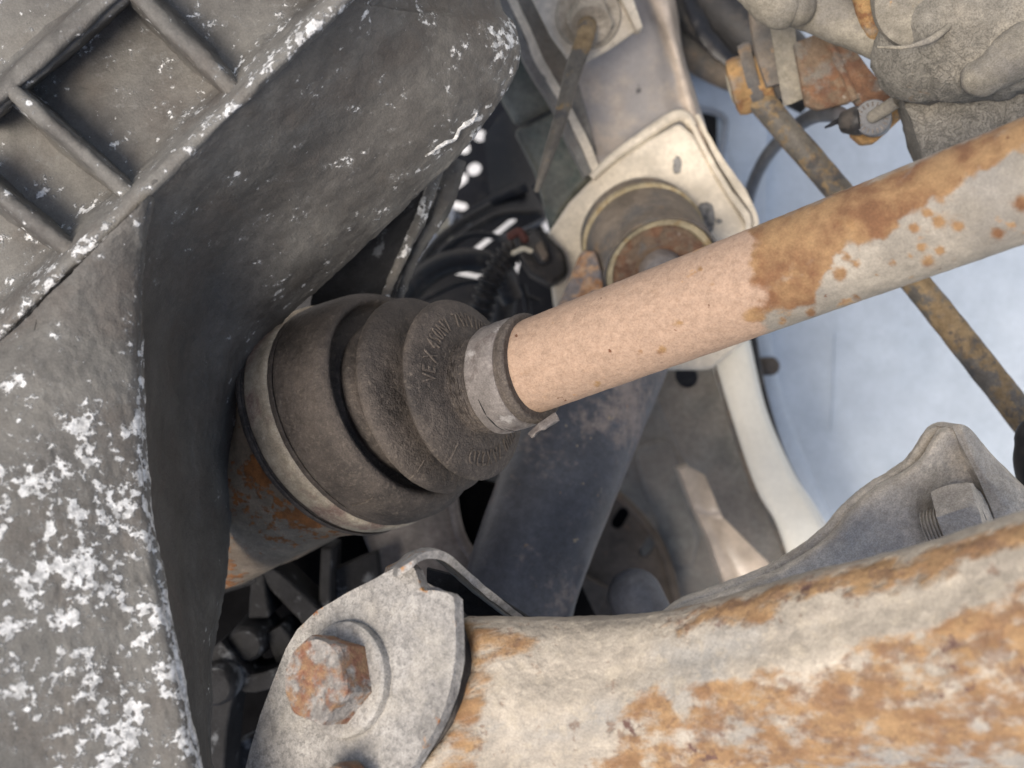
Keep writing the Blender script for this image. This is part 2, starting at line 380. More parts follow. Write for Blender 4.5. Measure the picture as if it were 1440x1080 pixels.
M['blue_black'] = mk('chipped_blue_black_paint', (0.062, 0.066, 0.078), [
    dict(c=(0.20, 0.17, 0.155), s=38, s2=260, t=0.60, w=0.09, ag=0.20, a=0.75, r=0.9),
    dict(c=(0.25, 0.21, 0.15), s=75, s2=300, t=0.635, w=0.022, r=0.9, h=0.0001),
    dict(c=(0.30, 0.19, 0.09), s=110, t=0.72, w=0.02, r=0.9),
    dict(c=(0.36, 0.24, 0.15), c2=(0.26, 0.13, 0.06), s=50, s2=200, t=0.98, w=0.05, ag=0.5, r=0.9)], rough=0.45, bump=0.00008, vscale=30)
M['rust_plate'] = mk('rusty_plate', (0.17, 0.12, 0.08), [
    dict(c=(0.175, 0.095, 0.055), c2=(0.125, 0.066, 0.042), s=48, s2=220, t=0.51, w=0.05, r=0.95, h=0.0002),
    dict(c=(0.15, 0.145, 0.13), s=70, t=0.57, w=0.06, a=0.7), dict(c=(0.36, 0.33, 0.28), s=300, t=0.66, w=0.03, a=0.7)], rough=0.85, bump=0.0003)
M['rod'] = mk('rusty_dark_rod', (0.105, 0.095, 0.080), [
    dict(c=(0.23, 0.165, 0.09), c2=(0.17, 0.12, 0.065), s=60, s2=260, t=0.51, w=0.05, r=0.9, h=0.0001, ag=0.15),
    dict(c=(0.055, 0.055, 0.058), s=85, t=0.60, w=0.05, a=0.8)], rough=0.6, bump=0.00015)
M['ochre'] = mk('ochre_rust', (0.30, 0.185, 0.08), [dict(c=(0.19, 0.09, 0.04), s=90, s2=300, t=0.56, w=0.05), dict(c=(0.20, 0.16, 0.12), s=60, t=0.6, w=0.06)], rough=0.85, bump=0.00015)
M['cream'] = mk('cream_rubber', (0.50, 0.46, 0.36), [dict(c=(0.33, 0.28, 0.2), s=180, t=0.55, w=0.08, a=0.6)], rough=0.8, bump=0.00015)
M['yellow'] = mk('yellowed_sealer', (0.34, 0.285, 0.18), [dict(c=(0.25, 0.18, 0.09), s=120, t=0.56, w=0.06, a=0.8)], rough=0.7, bump=0.0001)
M['cup'] = mk('browned_cup_steel', (0.155, 0.125, 0.095), [dict(c=(0.085, 0.085, 0.085), s=36, t=0.52, w=0.12, a=0.85), dict(c=(0.22, 0.15, 0.09), s=80, t=0.62, w=0.05, a=0.7)], rough=0.6, bump=0.0001)
M['brown'] = mk('brown_dirt', (0.085, 0.070, 0.056), [dict(c=(0.12, 0.098, 0.078), s=30, t=0.54, w=0.12, a=0.7), dict(c=(0.24, 0.13, 0.06), s=70, t=0.68, w=0.05, a=0.7)], rough=0.9, bump=0.0001)
M['alu'] = mk('dull_aluminium', (0.19, 0.17, 0.155), [dict(c=(0.14, 0.12, 0.11), s=45, t=0.55, w=0.1, a=0.7)], rough=0.55, metal=0.2, bump=0.00008)
M['pale'] = mk('pale_plastic', (0.55, 0.57, 0.60), [dict(c=(0.35, 0.33, 0.28), s=90, t=0.56, w=0.08, a=0.6)], rough=0.5)
M['cable'] = mk('grey_cable', (0.10, 0.105, 0.115), [], rough=0.45, bump=0.00003)
M['red'] = mk('red_seal', (0.07, 0.022, 0.016), [], rough=0.7)
M['ground'] = mk('pale_concrete', (0.62, 0.61, 0.59), [dict(c=(0.5, 0.49, 0.47), s=3, t=0.55, w=0.1, a=0.5)], rough=0.9, bump=0.0003, vscale=2, bscale=60)

# ------------------------------------------------------------------ ground (pale sheet added to brighten the holes where sky shows)
bm = bmesh.new(); S = 30.0; zg = -1.75
vs = [bm.verts.new((a * S, b * S, 0)) for a, b in ((-1, -1), (1, -1), (1, 1), (-1, 1))]; bm.faces.new(vs)
me = bpy.data.meshes.new('ground'); bm.to_mesh(me); bm.free(); me.materials.append(M['ground'])
g = bpy.data.objects.new('ground', me); COL.objects.link(g); g.location = (0, 0, zg); g['kind'] = 'structure'

# ------------------------------------------------------------------ gearbox casting (upper and lower left)
t = thing('gearbox_casting', 'ribbed black aluminium gearbox casting flecked with white corrosion, filling the left side', 'casting', P(200, 500, 0.34))
def white_wall(x, y, d):
    v = 0.04 + 0.54 * sstep(430, 700, y)
    v += 0.35 * bump1(x, 200 + max(0, y - 600) * 0.15, 16) - 0.5 * sstep(960, 1080, y) * sstep(120, 0, x)
    return v
rows = [[(-420, 870, .325), (0, 480, .325), (60, 425, .325), (125, 360, .324), (203, 280, .322), (207, 281, .332)],
        [(-420, 900, .285), (0, 555, .314), (50, 495, .318), (110, 430, .323), (188, 395, .330), (191.5, 395, .338)],
        [(-420, 960, .27), (20, 660, .306), (80, 600, .313), (140, 555, .320), (191, 540, .328), (194.5, 540, .337)],
        [(-420, 1060, .262), (30, 820, .300), (100, 780, .307), (160, 745, .315), (203, 720, .321), (207, 720, .331)],
        [(-420, 1200, .255), (30, 980, .295), (110, 950, .302), (180, 920, .309), (233, 890, .314), (237, 890, .324)],
        [(-420, 1340, .25), (30, 1140, .290), (120, 1140, .296), (200, 1140, .302), (282, 1140, .307), (287, 1140, .317)],
        [(-420, 1800, .24), (30, 1700, .27), (160, 1700, .276), (280, 1700, .282), (400, 1700, .287), (406, 1700, .297)]]
bm = loft(rows, 190, 130, 0.005); jitter(bm, 0.0007, 60, 1); jitter(bm, 0.00035, 420, 2)
obj('casting_wall', bm, M['cast'], t, white_wall, 60)
Lc = [(780, -300, .345), (520, -30, .335), (480, 8, .333), (440, 46, .332), (392, 94, .330), (345, 140, .328), (290, 192, .327), (240, 240, .326), (207, 272, .326), (192, 330, .331),
      (184, 400, .336), (184, 470, .337), (188, 560, .336), (195, 660, .334), (204, 760, .331), (220, 850, .326), (235, 930, .322), (252, 1010, .317), (276, 1110, .312), (400, 1700, .295)]
Rc = [(800, -310, .390), (704, -30, .398), (724, 40, .400), (729, 76, .400), (713, 125, .402), (682, 172, .405), (622, 243, .410), (552, 309, .415), (482, 373, .420), (415, 434, .425),
      (372, 485, .430), (347, 540, .432), (333, 610, .432), (325, 700, .430), (319, 790, .427), (312, 860, .423), (303, 905, .420), (300, 965, .418), (306, 1110, .415), (420, 1700, .40)]
rows = []
for l, r in zip(Lc, Rc):
    row = [(l[0] - 4, l[1] - 3, l[2] + .012), l]
    for k, (q, e) in enumerate(((0.25, .004), (0.5, .006), (0.68, .001), (0.84, -.002))):
        row.append((l[0] + (r[0] - l[0]) * q, l[1] + (r[1] - l[1]) * q, l[2] + (r[2] - l[2]) * q + e))
    row += [(r[0] - 4, r[1] - 4, r[2] - .0005), (r[0] + 1, r[1] + 1, r[2] + .004)]
    rows.append(row)
def white_flange(x, y, d):
    v = 0.0
    for r in Rc: v = max(v, 0.42 * math.exp(-((x - r[0] + 8) ** 2 + (y - r[1] + 8) ** 2) / 900.0))
    v += 0.30 * bump1(x, 545, 60) * bump1(y, 20, 45) + 0.5 * bump1(x, 705, 25) * bump1(y, 60, 40)
    return v - .12 + 0.10 * sstep(430, 300, y) - 0.15 * sstep(430, 700, y) - .8 * sstep(380, 470, y) * sstep(300, 260, x)
bm = loft(rows, 220, 90, 0.006, Vector((-0.5, 0.4, -0.8))); jitter(bm, 0.0012, 35, 4); jitter(bm, 0.0004, 420, 5)
bv = BVHTree.FromBMesh(bm)
def on_mesh(x, y, lift=0.0004):
    r = P(x, y, 1.0).normalized(); h = bv.ray_cast(Vector((0, 0, 0)), r)
    return h[0] - r * lift
obj('flange', bm, M['cast'], t, white_flange, 60)
# raised white scar running along the rim of the flange
sc = sweep([on_mesh(x, y, .0002) for x, y in ((598, 220), (612, 210), (626, 201), (638, 196), (646, 182), (656, 174), (665, 168), (671, 158))], [.0003, .0006, .0010, .0009, .0008, .0012, .0007, .0003], 60, 8); jitter(sc, .0004, 700, 8)
obj('casting_scar', sc, M['cast'], t, lambda x, y, d: 1.2)
# ribbed web: pocket floor and the ribs
ridge = [(-420, 895), (-200, 680), (0, 480), (97, 383), (200, 285), (347, 142), (420, 70), (500, -10), (640, -150), (800, -310)]
rows = []
for x, y in ridge:
    rows.append([(x + 4, y + 4, .336), (x, y, .3265), (x - 14, y - 13, .3265), (x - 24, y - 22, .338), (x - 40, y - 38, .349), (x - 110, y - 104, .352), (x - 240, y - 230, .354), (x - 420, y - 400, .356), (x - 620, y - 600, .358), (x - 950, y - 930, .36)])
bm = loft(rows, 130, 130, 0.02); jitter(bm, 0.0010, 40, 7); jitter(bm, 0.0004, 420, 9)
obj('casting_web', bm, M['cast'], t, lambda x, y, d: 0.16 + 0.45 * bump1(x - y * 0, 118 + (355 - y) * 1.0, 22) * sstep(.345, .33, d) + 0.2 * sstep(140, 60, x) * sstep(200, 420, y), 60)
def rib(x0, y0, x1, y1, w, top, bot):
    a = Vector((x1 - x0, y1 - y0, 0)).normalized(); nx, ny = -a.y, a.x; rows = []
    for k in range(9):
        q = k / 8; x = x0 + (x1 - x0) * q; y = y0 + (y1 - y0) * q; r = []
        for s, dd in ((-2.3, bot + .004), (-1.35, bot - .003), (-1.0, top + .004), (-.7, top + .0008), (0, top), (.7, top + .0008), (1.0, top + .004), (1.35, bot - .003), (2.3, bot + .004)):
            r.append((x + nx * s * w, y + ny * s * w, dd))
        rows.append(r)
    b = loft(rows, 60, 30, 0.004); jitter(b, 0.0006, 70, x0 * .1); jitter(b, 0.0003, 400, y0 * .1); return b
for (x0, y0, x1, y1, w, top) in ((12, 122, 198, 288, 12, .331), (188, -12, 348, 145, 14, .333), (-40, 165, 170, -20, 15, .331), (-60, 228, 116, 366, 13, .331), (330, -150, 470, 20, 12, .336)):
    o = obj('rib', rib(x0, y0, x1, y1, w, top, .3525), M['cast'], t, lambda x, y, d: 0.10 + 0.5 * bump1(x, 30, 26) * bump1(y, 145, 26) + .5 * bump1(x, 190, 20) * bump1(y, 285, 20) + .4 * bump1(x, 110, 20) * bump1(y, 360, 20), 60)

# second wall of the casting, seen between flange and engine bay
t = thing('casting_brace', 'thin black cast brace with crusted edge behind the flange, above the boot', 'brace', P(560, 350, 0.46))
bm = loft([[(440, 340, .47), (520, 330, .468), (600, 262, .462), (612, 250, .460)], [(440, 400, .47), (505, 390, .468), (565, 330, .462), (580, 322, .460)], [(430, 470, .47), (480, 460, .468), (532, 425, .462), (548, 425, .460)]], 60, 40, 0.01); jitter(bm, .0006, 200, 3)
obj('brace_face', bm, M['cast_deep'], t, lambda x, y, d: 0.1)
bm = sweep([(616, 240, .462), (590, 310, .460), (566, 360, .460), (548, 400, .460), (534, 440, .460)], [.0022, .0025, .0022, .0018, .0018], 60, 10); jitter(bm, .0006, 300, 2)
obj('brace_edge', bm, M['cast'], t, lambda x, y, d: 0.35)
bm = sweep([(640, 225, .475), (620, 290, .474), (585, 350, .473), (560, 420, .473)], [.0048, .0046, .003, .002], 60, 10); jitter(bm, .0006, 300, 6)
obj('brace_edge', bm, M['cast'], t, lambda x, y, d: 0.1)

# ------------------------------------------------------------------ dark ribbed housing, lower left gap
t = thing('ribbed_housing', 'dark sooty cast housing with open webs and round bosses in the lower left gap', 'housing', P(400, 930, 0.52))
obj('back_wall', slab([(100, 640, .56), (560, 640, .56), (760, 700, .57), (900, 1000, .57), (900, 1800, .57), (100, 1800, .56)], .01), M['soot'], t)  # black sheet added to keep the gap in darkness
def bar(pts, w, d0, d1):
    L_, R_ = [], []
    V = [Vector((p[0], p[1], 0)) for p in pts]; V = spline(V, 14) if len(V) > 2 else [V[0].lerp(V[1], i / 9) for i in range(10)]
    for i, v in enumerate(V):
        tt = (V[min(i + 1, len(V) - 1)] - V[max(i - 1, 0)]).normalized(); n = Vector((-tt.y, tt.x, 0)); q = i / (len(V) - 1)
        ww = w[0] + (w[1] - w[0]) * q; d = d0 + (d1 - d0) * q
        L_.append((v.x + n.x * ww, v.y + n.y * ww, d)); R_.append((v.x - n.x * ww, v.y - n.y * ww, d))
    return slab(L_ + R_[::-1], .03)
for pts, w, d0, d1 in (([(300, 910), (330, 945), (352, 962), (400, 948), (450, 925)], (14, 12), .490, .497), ([(322, 950), (312, 990), (306, 1040), (303, 1130)], (16, 11), .487, .487), ([(345, 800), (380, 812), (420, 850), (475, 905)], (12, 17), .506, .515),
                       ([(459, 770), (455, 900)], (8, 9), .520, .515), ([(362, 800), (364, 870)], (9, 15), .508, .505), ([(384, 885), (410, 935)], (14, 20), .503, .508), ([(300, 830), (360, 812)], (9, 9), .505, .507)):
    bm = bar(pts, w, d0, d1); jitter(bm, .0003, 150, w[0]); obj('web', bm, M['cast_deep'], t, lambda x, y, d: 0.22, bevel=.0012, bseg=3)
for x, y, r, d in ((330, 938, .0088, .480), (370, 882, .0085, .496)):
    bm = revolve(P(x, y, d + .03), Vector((-.05, -.05, 1)), [(0, r * 1.1), (.024, r), (.0285, r * .93), (.030, r * .75), (.0302, 0)], 28); jitter(bm, .0003, 200, r)
    obj('boss', bm, M['cast_deep'], t, lambda x, y, d: 0.42)
bm = slab([(470, 800, .53), (530, 775, .535), (540, 860, .535), (475, 880, .53)], .01); obj('cover', bm, M['cast_deep'], t, lambda x, y, d: .45, bevel=.001)
bm = slab([(322, 1050, .52), (365, 1030, .52), (420, 1060, .52), (420, 1140, .52), (322, 1140, .52)], .01); obj('cover', bm, M['cast_deep'], t, lambda x, y, d: .3, bevel=.001)

# ------------------------------------------------------------------ drive shaft with rubber boot
t = thing('drive_shaft', 'rust stained tan drive shaft with black convoluted rubber boot, crossing the middle', 'drive shaft', P(748, 518, 0.39))
axS = (P(1440, 255, .305) - P(760, 511, .388)).normalized()
SPOTS = [(1304, 300, 7), (1320, 312, 8), (1285, 321, 8), (1348, 319, 8), (1294, 347, 8), (1322, 352, 7), (1280, 360, 7), (1303, 368, 11), (1255, 369, 8), (1190, 361, 9), (1205, 371, 9), (1182, 384, 12), (1233, 386, 4), (1110, 423, 9), (1128, 424, 6), (1066, 423, 6), (1403, 328, 10), (1438, 285, 13), (1205, 418, 6), (1140, 441, 9), (1100, 452, 8), (900, 495, 6), (955, 455, 5), (1000, 400, 5), (890, 480, 4), (985, 378, 5), (840, 540, 5), (930, 492, 8)]
def shaft_mask(x, y, d):
    # across: -1 at upper edge, +1 at lower edge of the tube as it stands
    top = 441 - (x - 760) * 0.405; bot = 582 - (x - 760) * 0.349; v = (y - top) / (bot - top) * 2 - 1
    lim = 1078 + 55 * noise.noise(Vector((y * .03, 1, 0))) + 10 * noise.noise(Vector((x * .05, y * .1, 0)))
    a = sstep(lim - 45, lim + 40, x); a2 = sstep(lim - 40, lim - 8, x)             # 0: pink dusty half, 1: grey rusty half
    edge = 0.62 - 1.05 * sstep(1100, 1200, x) * sstep(1290, 1180, x) * sstep(1120, 1180, x) * .45 - 1.0 * sstep(1180, 1330, x) + 0.22 * noise.noise(Vector((x * .02, 4, y * .01))) + .16 * noise.noise(Vector((x * .06, y * .06, 0)))
    r = sstep(edge + .16, edge - .16, v) * (0.62 + .38 * sstep(-1.05, -0.85, v))
    sp = 0.0
    for sx, sy, sr in SPOTS: sp = max(sp, math.exp(-((x - sx) ** 2 + (y - sy) ** 2) / (sr * sr * .9)))
    return max(a2 * r, sp), a
p0 = P(738, 519.5, .3915); path = [p0, P(760, 511, .388), P(1100, 383, .3435), P(1440, 255, .305), P(1600, 195, .289), P(1950, 63, .2595)]
bm = sweep(path, .0160, 320, 96); jitter(bm, .00012, 300, 3)
obj('shaft', bm, M['shaft'], t, shaft_mask, 60)
axE = Vector((.86 * math.cos(math.radians(33)), .50 * math.cos(math.radians(33)), math.sin(math.radians(33)))).normalized()
ax0 = Vector((axS.x + .06, axS.y - .13, axS.z + .08)).normalized()
BK = [ # (cx, cy, d, r, blend)
 (751, 516, .3885, .0163, 0), (752, 516, .3884, .0182, 0), (749, 517, .389, .0190, 0), (744, 519, .390, .0190, 0), (740, 520.5, .3908, .0183, 0),
 (701, 534, .399, .0185, 0), (697, 535.5, .3998, .0178, .03), (692, 537, .401, .0172, .05), (687, 538.5, .4022, .0178, .06), (682, 540, .4033, .0171, .07), (677, 541, .4045, .0174, .08), (674, 542, .405, .0166, .09), (671, 543, .4055, .0172, .1),
 (669.5, 543.4, .406, .0200, .12), (667, 544, .4066, .0245, .14), (663.5, 545, .4076, .0290, .17), (660, 546, .4086, .0318, .19), (656.5, 547, .4096, .0331, .22), (653, 547.5, .4105, .0330, .24), (649, 548, .4115, .0310, .26), (645, 549, .4125, .0270, .28), (641, 549.5, .4135, .0236, .29), (635, 551, .415, .0222, .31), (629, 552, .4168, .0226, .33),
 (626, 552.3, .4177, .0255, .35), (622, 552.8, .4186, .0300, .37), (616.5, 553.3, .4197, .0343, .40), (611, 554, .4209, .0368, .42), (606, 554.5, .4220, .0376, .44), (602, 555, .4228, .0370, .46), (597.5, 556, .4238, .0332, .48), (593.5, 557, .4247, .0290, .51), (588, 558, .426, .0268, .53), (582, 558.5, .4274, .0278, .55), (577, 559, .4286, .0298, .56),
 (572, 559, .4298, .0312, .57), (567, 560, .4310, .0311, .58), (562, 561.5, .4322, .0298, .6), (558, 563, .4332, .0296, .62), (557, 564, .4335, .0330, .64), (558, 562, .4330, .0352, .66), (562, 559, .4318, .0366, .68), (567, 556.5, .4304, .0371, .69), (571.5, 555, .4292, .0379, .7), (573.5, 554.8, .4287, .0391, .71), (573, 555.5, .4290, .0406, .72), (569.5, 557.5, .4299, .0421, .74), (564, 560.5, .4314, .0434, .76), (557, 564.5, .4333, .0445, .78), (548, 569, .4357, .0453, .8), (536, 572.7, .4383, .0457, .82), (528, 575.5, .4402, .0460, .87), (520, 578, .4420, .0462, .91),
 (518, 578.6, .4425, .0450, .92), (516, 579.3, .4430, .0450, .93), (514, 580, .4435, .0462, .94), (481, 591, .4520, .0464, 1.0), (479, 591.6, .4524, .0478, 1.0), (474, 593, .4535, .0480, 1.0), (471, 594, .4542, .0462, 1.0), (465, 596, .4555, .0420, 1.0)]
NB = 640; kk = (NB - 1) / (len(BK) - 1)
ctr = spline([P(*b[:3]) for b in BK], NB); rad = [q.x for q in spline([Vector((b[3], 0, 0)) for b in BK], NB)]; bl = [max(0, min(1, q.x)) for q in spline([Vector((b[4], 0, 0)) for b in BK], NB)]
def ringpt(c, r, b, a):
    ax = (ax0 * (1 - b) + axE * b).normalized(); up = Vector((0, 1, 0)); N = (up - ax * up.dot(ax)).normalized(); B = N.cross(ax)
    return c + (N * math.cos(a) + B * math.sin(a)) * r
seg = 160; gr = []
for i, (c, r, b) in enumerate(zip(ctr, rad, bl)):
    row = []
    for j in range(seg):
        a = 2 * math.pi * j / seg; rr = r
        w = bump1(i, 9.5 * kk, 26)          # folded, cracked neck
        rr += w * 0.0010 * noise.noise(Vector((math.cos(a) * 2.2, math.sin(a) * 2.2, i * .55))) + w * .0006 * noise.noise(Vector((math.cos(a) * 9, math.sin(a) * 9, i * 1.1)))
        rr += 0.00018 * noise.noise(Vector((math.cos(a) * 14, math.sin(a) * 14, i * .22))) 
        row.append(ringpt(c, rr, b, a))
    gr.append(row)
def boot_tone(x, y, d): return 0.25 * sstep(430, 700, y) + 0.55 * sstep(640, 690, x) * sstep(480, 600, y) - 0.35 * sstep(520, 420, y) * sstep(640, 520, x)  # paler low down and at right, darker at upper left
bt = obj('rubber_boot', grid_solid(gr, 0, close_v=True), M['rubber'], t, boot_tone, 70)
# moulded seam lines
for (i0, i1) in ((14 * kk, 16.4 * kk), (25 * kk, 28 * kk), (48 * kk, 51 * kk)):
    pts = []
    for k in range(10):
        i = int(i0 + (i1 - i0) * k / 9); pts.append(ringpt(ctr[i], rad[i] + .0001, bl[i], math.radians(216)))
    obj('seam', sweep(pts, .00035, 20, 6), M['rubber'], bt, lambda x, y, d: .9)
# raised lettering on the last convolution
def lettering(text, a0, a1, i_in, i_out):
    cu = bpy.data.curves.new('tmp', 'FONT'); cu.body = text; cu.size = 1.0; cu.extrude = 0.04; cu.space_character = 1.15; cu.resolution_u = 3
    o = bpy.data.objects.new('tmp', cu); COL.objects.link(o); dg = bpy.context.evaluated_depsgraph_get()
    me = bpy.data.meshes.new_from_object(o.evaluated_get(dg)); b = bmesh.new(); b.from_mesh(me)
    xs = [v.co.x for v in b.verts]; x0, x1 = min(xs), max(xs)
    bmesh.ops.subdivide_edges(b, edges=[e for e in b.edges if e.calc_length() > .25], cuts=2)
    for v in b.verts:
        a = math.radians(a0 + (a1 - a0) * (v.co.x - x0) / (x1 - x0)); h = max(-.2, min(1.1, v.co.y / .72)); fi = i_in + (i_out - i_in) * h
        k = int(fi); q = fi - k; c = ctr[k].lerp(ctr[k + 1], q); r = rad[k] * (1 - q) + rad[k + 1] * q
        up_ = (ax0 * .85 + axE * .15).normalized()
        v.co = ringpt(c, r, bl[k], a) + up_ * (v.co.z * .008 + .00012)
    bpy.data.objects.remove(o); bpy.data.curves.remove(cu); bpy.data.meshes.remove(me); return b
obj('lettering', lettering('VE X 4S0N7  7WV1087', 274, 398, 13.5 * kk, 14.7 * kk), M['rubber'], bt, lambda x, y, d: .75)
obj('lettering', lettering('U700 7AX22D', 124, 200, 13.7 * kk, 14.9 * kk), M['rubber'], bt, lambda x, y, d: .8)
# large clamp band
def band(i0, i1, extra, thick, name, mat, parent, amp=0.0):
    prof = []; idx = [i0 + (i1 - i0) * k / 14 for k in range(15)]
    g2 = []
    R = max(rad[int(i0)], rad[int(i1)])
    for k, i in enumerate(idx):
        q = int(i); ee = extra + thick * (1 - (abs(k - 7) / 7.0) ** 6)
        g2.append([ringpt(ctr[q].lerp(ctr[q + 1], i - q), R + ee + amp * noise.noise(Vector((math.cos(a) * 5, math.sin(a) * 5, k * .4))), bl[q], a) for a in [2 * math.pi * j / seg for j in range(seg)]])
    g2.insert(0, [ringpt(ctr[int(i0)], R - .002, bl[int(i0)], 2 * math.pi * j / seg) for j in range(seg)])
    g2.append([ringpt(ctr[int(i1)], R - .002, bl[int(i1)], 2 * math.pi * j / seg) for j in range(seg)])
    return obj(name, grid_solid(g2, 0, close_v=True), mat, parent, None, 50)
band(55.1 * kk, 56.0 * kk, .0001, .0010, 'boot_clamp', M['band'], t, .0002)
bc = band(4.1 * kk, 5.2 * kk, .0001, .0007, 'boot_clamp', M['clamp'], t, .00025)
for q in (0.42, 0.52):
    pts = []
    i = (4.15 + 1.2 * q) * kk; k = int(i)
    for n_ in range(14): pts.append(ringpt(ctr[k], max(rad[int(4.1*kk)], rad[int(5.2*kk)]) + .0006, bl[k], math.radians(212 - 62 * n_ / 13 + (40 if q > .5 else 0))))
    obj('clamp_groove', sweep(pts, [.0002, .0004, .0004, .0002], 30, 6), M['hose'], bc)
c = P(770, 598, .386)
bm = loft([[(742, 610, .3845), (752, 600, .383), (764, 590, .3825), (781, 580, .384)], [(748, 616, .382), (756, 608, .381), (768, 602, .381), (786, 590, .383)], [(752, 613, .388), (760, 604, .388), (770, 600, .388), (784, 594, .388)]], 20, 20, .0012); jitter(bm, .0004, 300, 2)
obj('clamp_ear', bm, M['clamp'], bc)
# joint housing: three-lobed tulip behind the boot
E = P(485, 590, .4515)
def lobes(a, tt): return 1.0 - 0.17 * (0.5 - 0.5 * math.cos(3 * (a - math.radians(132)))) ** 3 * sstep(-.006, -.02, tt)
bm = revolve(E, axE, [(.004, .030), (.003, .044), (0, .0455), (-.010, .0455), (-.02, .0452), (-.045, .045), (-.075, .0445), (-.085, .043), (-.09, .03), (-.09, 0)], 120, lobes)
bmesh.ops.subdivide_edges(bm, edges=bm.edges[:], cuts=1)
jitter(bm, .0003, 120, 5); obj('joint_housing', bm, M['housing'], t, lambda x, y, d: .6 * bump1(x, 372, 24) * bump1(y, 655, 28) + .6 * bump1(x, 432, 34) * bump1(y, 722, 22) + .12 * sstep(345, 318, x) - .06, 50)

# ------------------------------------------------------------------ clevis bracket, bolt, control arm (bottom)
p0 = P(490, 955, .332); nB = Vector((-.56, .20, .80)).normalized()
t = thing('clevis_bracket', 'pale grey folded steel bracket with rusty edges holding the big hex bolt', 'bracket', p0)
pl = [(400, 1400), (345, 1250), (338, 1110), (350, 1060), (366, 1005), (385, 955), (402, 912), (418, 885), (445, 858), (490, 832), (540, 806), (572, 792), (582, 800), (588, 818), (593, 832), (612, 830), (630, 834), (638, 842), (640, 880), (641, 930), (632, 975), (618, 1012), (600, 1045), (578, 1080), (560, 1110), (540, 1250), (480, 1400)]
bm = slab(pl, .0042, -nB, plane=(p0, nB))
def rusty_edge(x, y, d):
    m = min((x - a) ** 2 + (y - b) ** 2 for a, b in pl); return 0.55 * math.exp(-m / 160.0) - .02
bmesh.ops.triangulate(bm, faces=[f for f in bm.faces if len(f.verts) > 4]); 
bmesh.ops.subdivide_edges(bm, edges=bm.edges[:], cuts=5, use_grid_fill=True); jitter(bm, .0006, 60, 4); jitter(bm, .00025, 500, 2)
obj('plate', bm, M['bracket'], t, rusty_edge, 50)
cv = [(560, 800), (578, 790), (592, 779), (612, 774), (632, 780), (652, 797), (682, 824), (712, 848), (745, 874)]
dd = [.318, .316, .317, .322, .328, .334, .341, .347, .353]
rows = [[(x, y, d) for (x, y), d in zip(cv, dd)], [(x - 8, y - 3, d + .018) for (x, y), d in zip(cv, dd)], [(x - 18, y - 2, d + .055) for (x, y), d in zip(cv, dd)]]
bm = loft(rows, 24, 70, .0024, Vector((-.25, -1.0, -.1))); jitter(bm, .0003, 200, 5)
obj('fold', bm, M['bracket'], t, lambda x, y, d: 0.45 * sstep(690, 580, x), 50)
obj('rear_plate', slab([(600, 800, .395), (660, 815, .395), (760, 880, .395), (760, 930, .395), (600, 930, .395)], .004), M['cast_deep'], t)
wsh = thing('hex_bolt', 'corroded hex bolt head on a round washer fixed to the grey bracket', 'bolt', p0)
pc = on_plane(489, 955, p0, nB)
bm = revolve(pc, nB, [(-.001, .0164), (.0018, .0166), (.0028, .0163), (.0033, .0154), (.0031, .004), (.0031, 0)], 64); jitter(bm, .0003, 250, 3)
obj('washer', bm, M['bracket'], wsh, lambda x, y, d: -.05, 28)
bm = hexprism(pc + nB * .0028, nB, .0128, .0115, rot=math.pi / 8)
bmesh.ops.subdivide_edges(bm, edges=bm.edges[:], cuts=1); jitter(bm, .00028, 130, 6); jitter(bm, .00012, 900, 7)
obj('bolt_head', bm, M['bolt'], wsh, lambda x, y, d: .45 * bump1(x, 505, 26) * bump1(y, 925, 60) + .5 * bump1(x, 427, 10) * bump1(y, 985, 12), 24)
nb = thing('small_bolt', 'rusty bolt head peeping in at the bottom edge below the bracket', 'bolt', P(505, 1085, .318))
bm = hexprism(on_plane(508, 1112, p0, nB) + nB * .002, nB, .0085, .009, rot=math.pi / 24); jitter(bm, .0006, 200, 2); obj('bolt_head', bm, M['rust_plate'], nb)

t = thing('control_arm', 'broad control arm blotched with orange rust in the bottom right foreground', 'control arm', P(900, 960, .32))
pc2 = on_plane(532, 955, p0, nB)
bm = revolve(pc2, nB, [(-.018, .010), (-.018, .0242), (-.010, .0246), (-.0068, .0240), (-.006, .022), (-.006, .005), (-.006, 0)], 72); jitter(bm, .0004, 200, 2)
obj('bushing', bm, M['hose'], t)
bm = revolve(pc2, nB, [(-.019, .02), (-.019, .0252), (-.012, .0250), (-.0105, .0246), (-.010, .023), (-.010, .0)], 96); jitter(bm, .0003, 200, 2)
obj('bushing_sleeve', bm, M['hose'], t)
xs = [(640, 868, .330, 290), (656, 869, .3225, 290), (700, 870, .321, 290), (780, 872, .320, 290), (870, 867, .315, 295), (960, 852, .305, 300), (1060, 826, .295, 300), (1160, 800, .286, 320), (1280, 770, .276, 340), (1420, 728, .264, 370), (1580, 680, .252, 400), (2000, 560, .23, 450)]
rows = []
for x, y, d, h in xs:
    k = d / .30
    r = [(x, y, d + .030), (x, y, d + .012), (x, y + 8, d + .0065), (x + 2, y + 26, d + .0020), (x + 4, y + 52, d - .0010), (x + 5, y + 76, d - .0025), (x + 6, y + 98, d - .0044), (x + 8, y + 120, d - .0060), (x + 9, y + 150, d - .0064),
         (x + 10, y + h * .62, d - .0062), (x + 12, y + h * .85, d - .002), (x + 14, y + h * 1.02, d + .010), (x + 14, y + h * 1.08, d + .02), (x + 10, y + h * 1.0, d + .036), (x + 5, y + h * .5, d + .040), (x, y + h * .12, d + .036)]
    if x < 690: r = [(q[0] + (-.0026 * max(0, q[1] - 925) ** 2 + 12 * bump1(q[1], 920, 45)) * (1 if x < 690 else .5), q[1], q[2]) for q in r]
    rows.append(r)
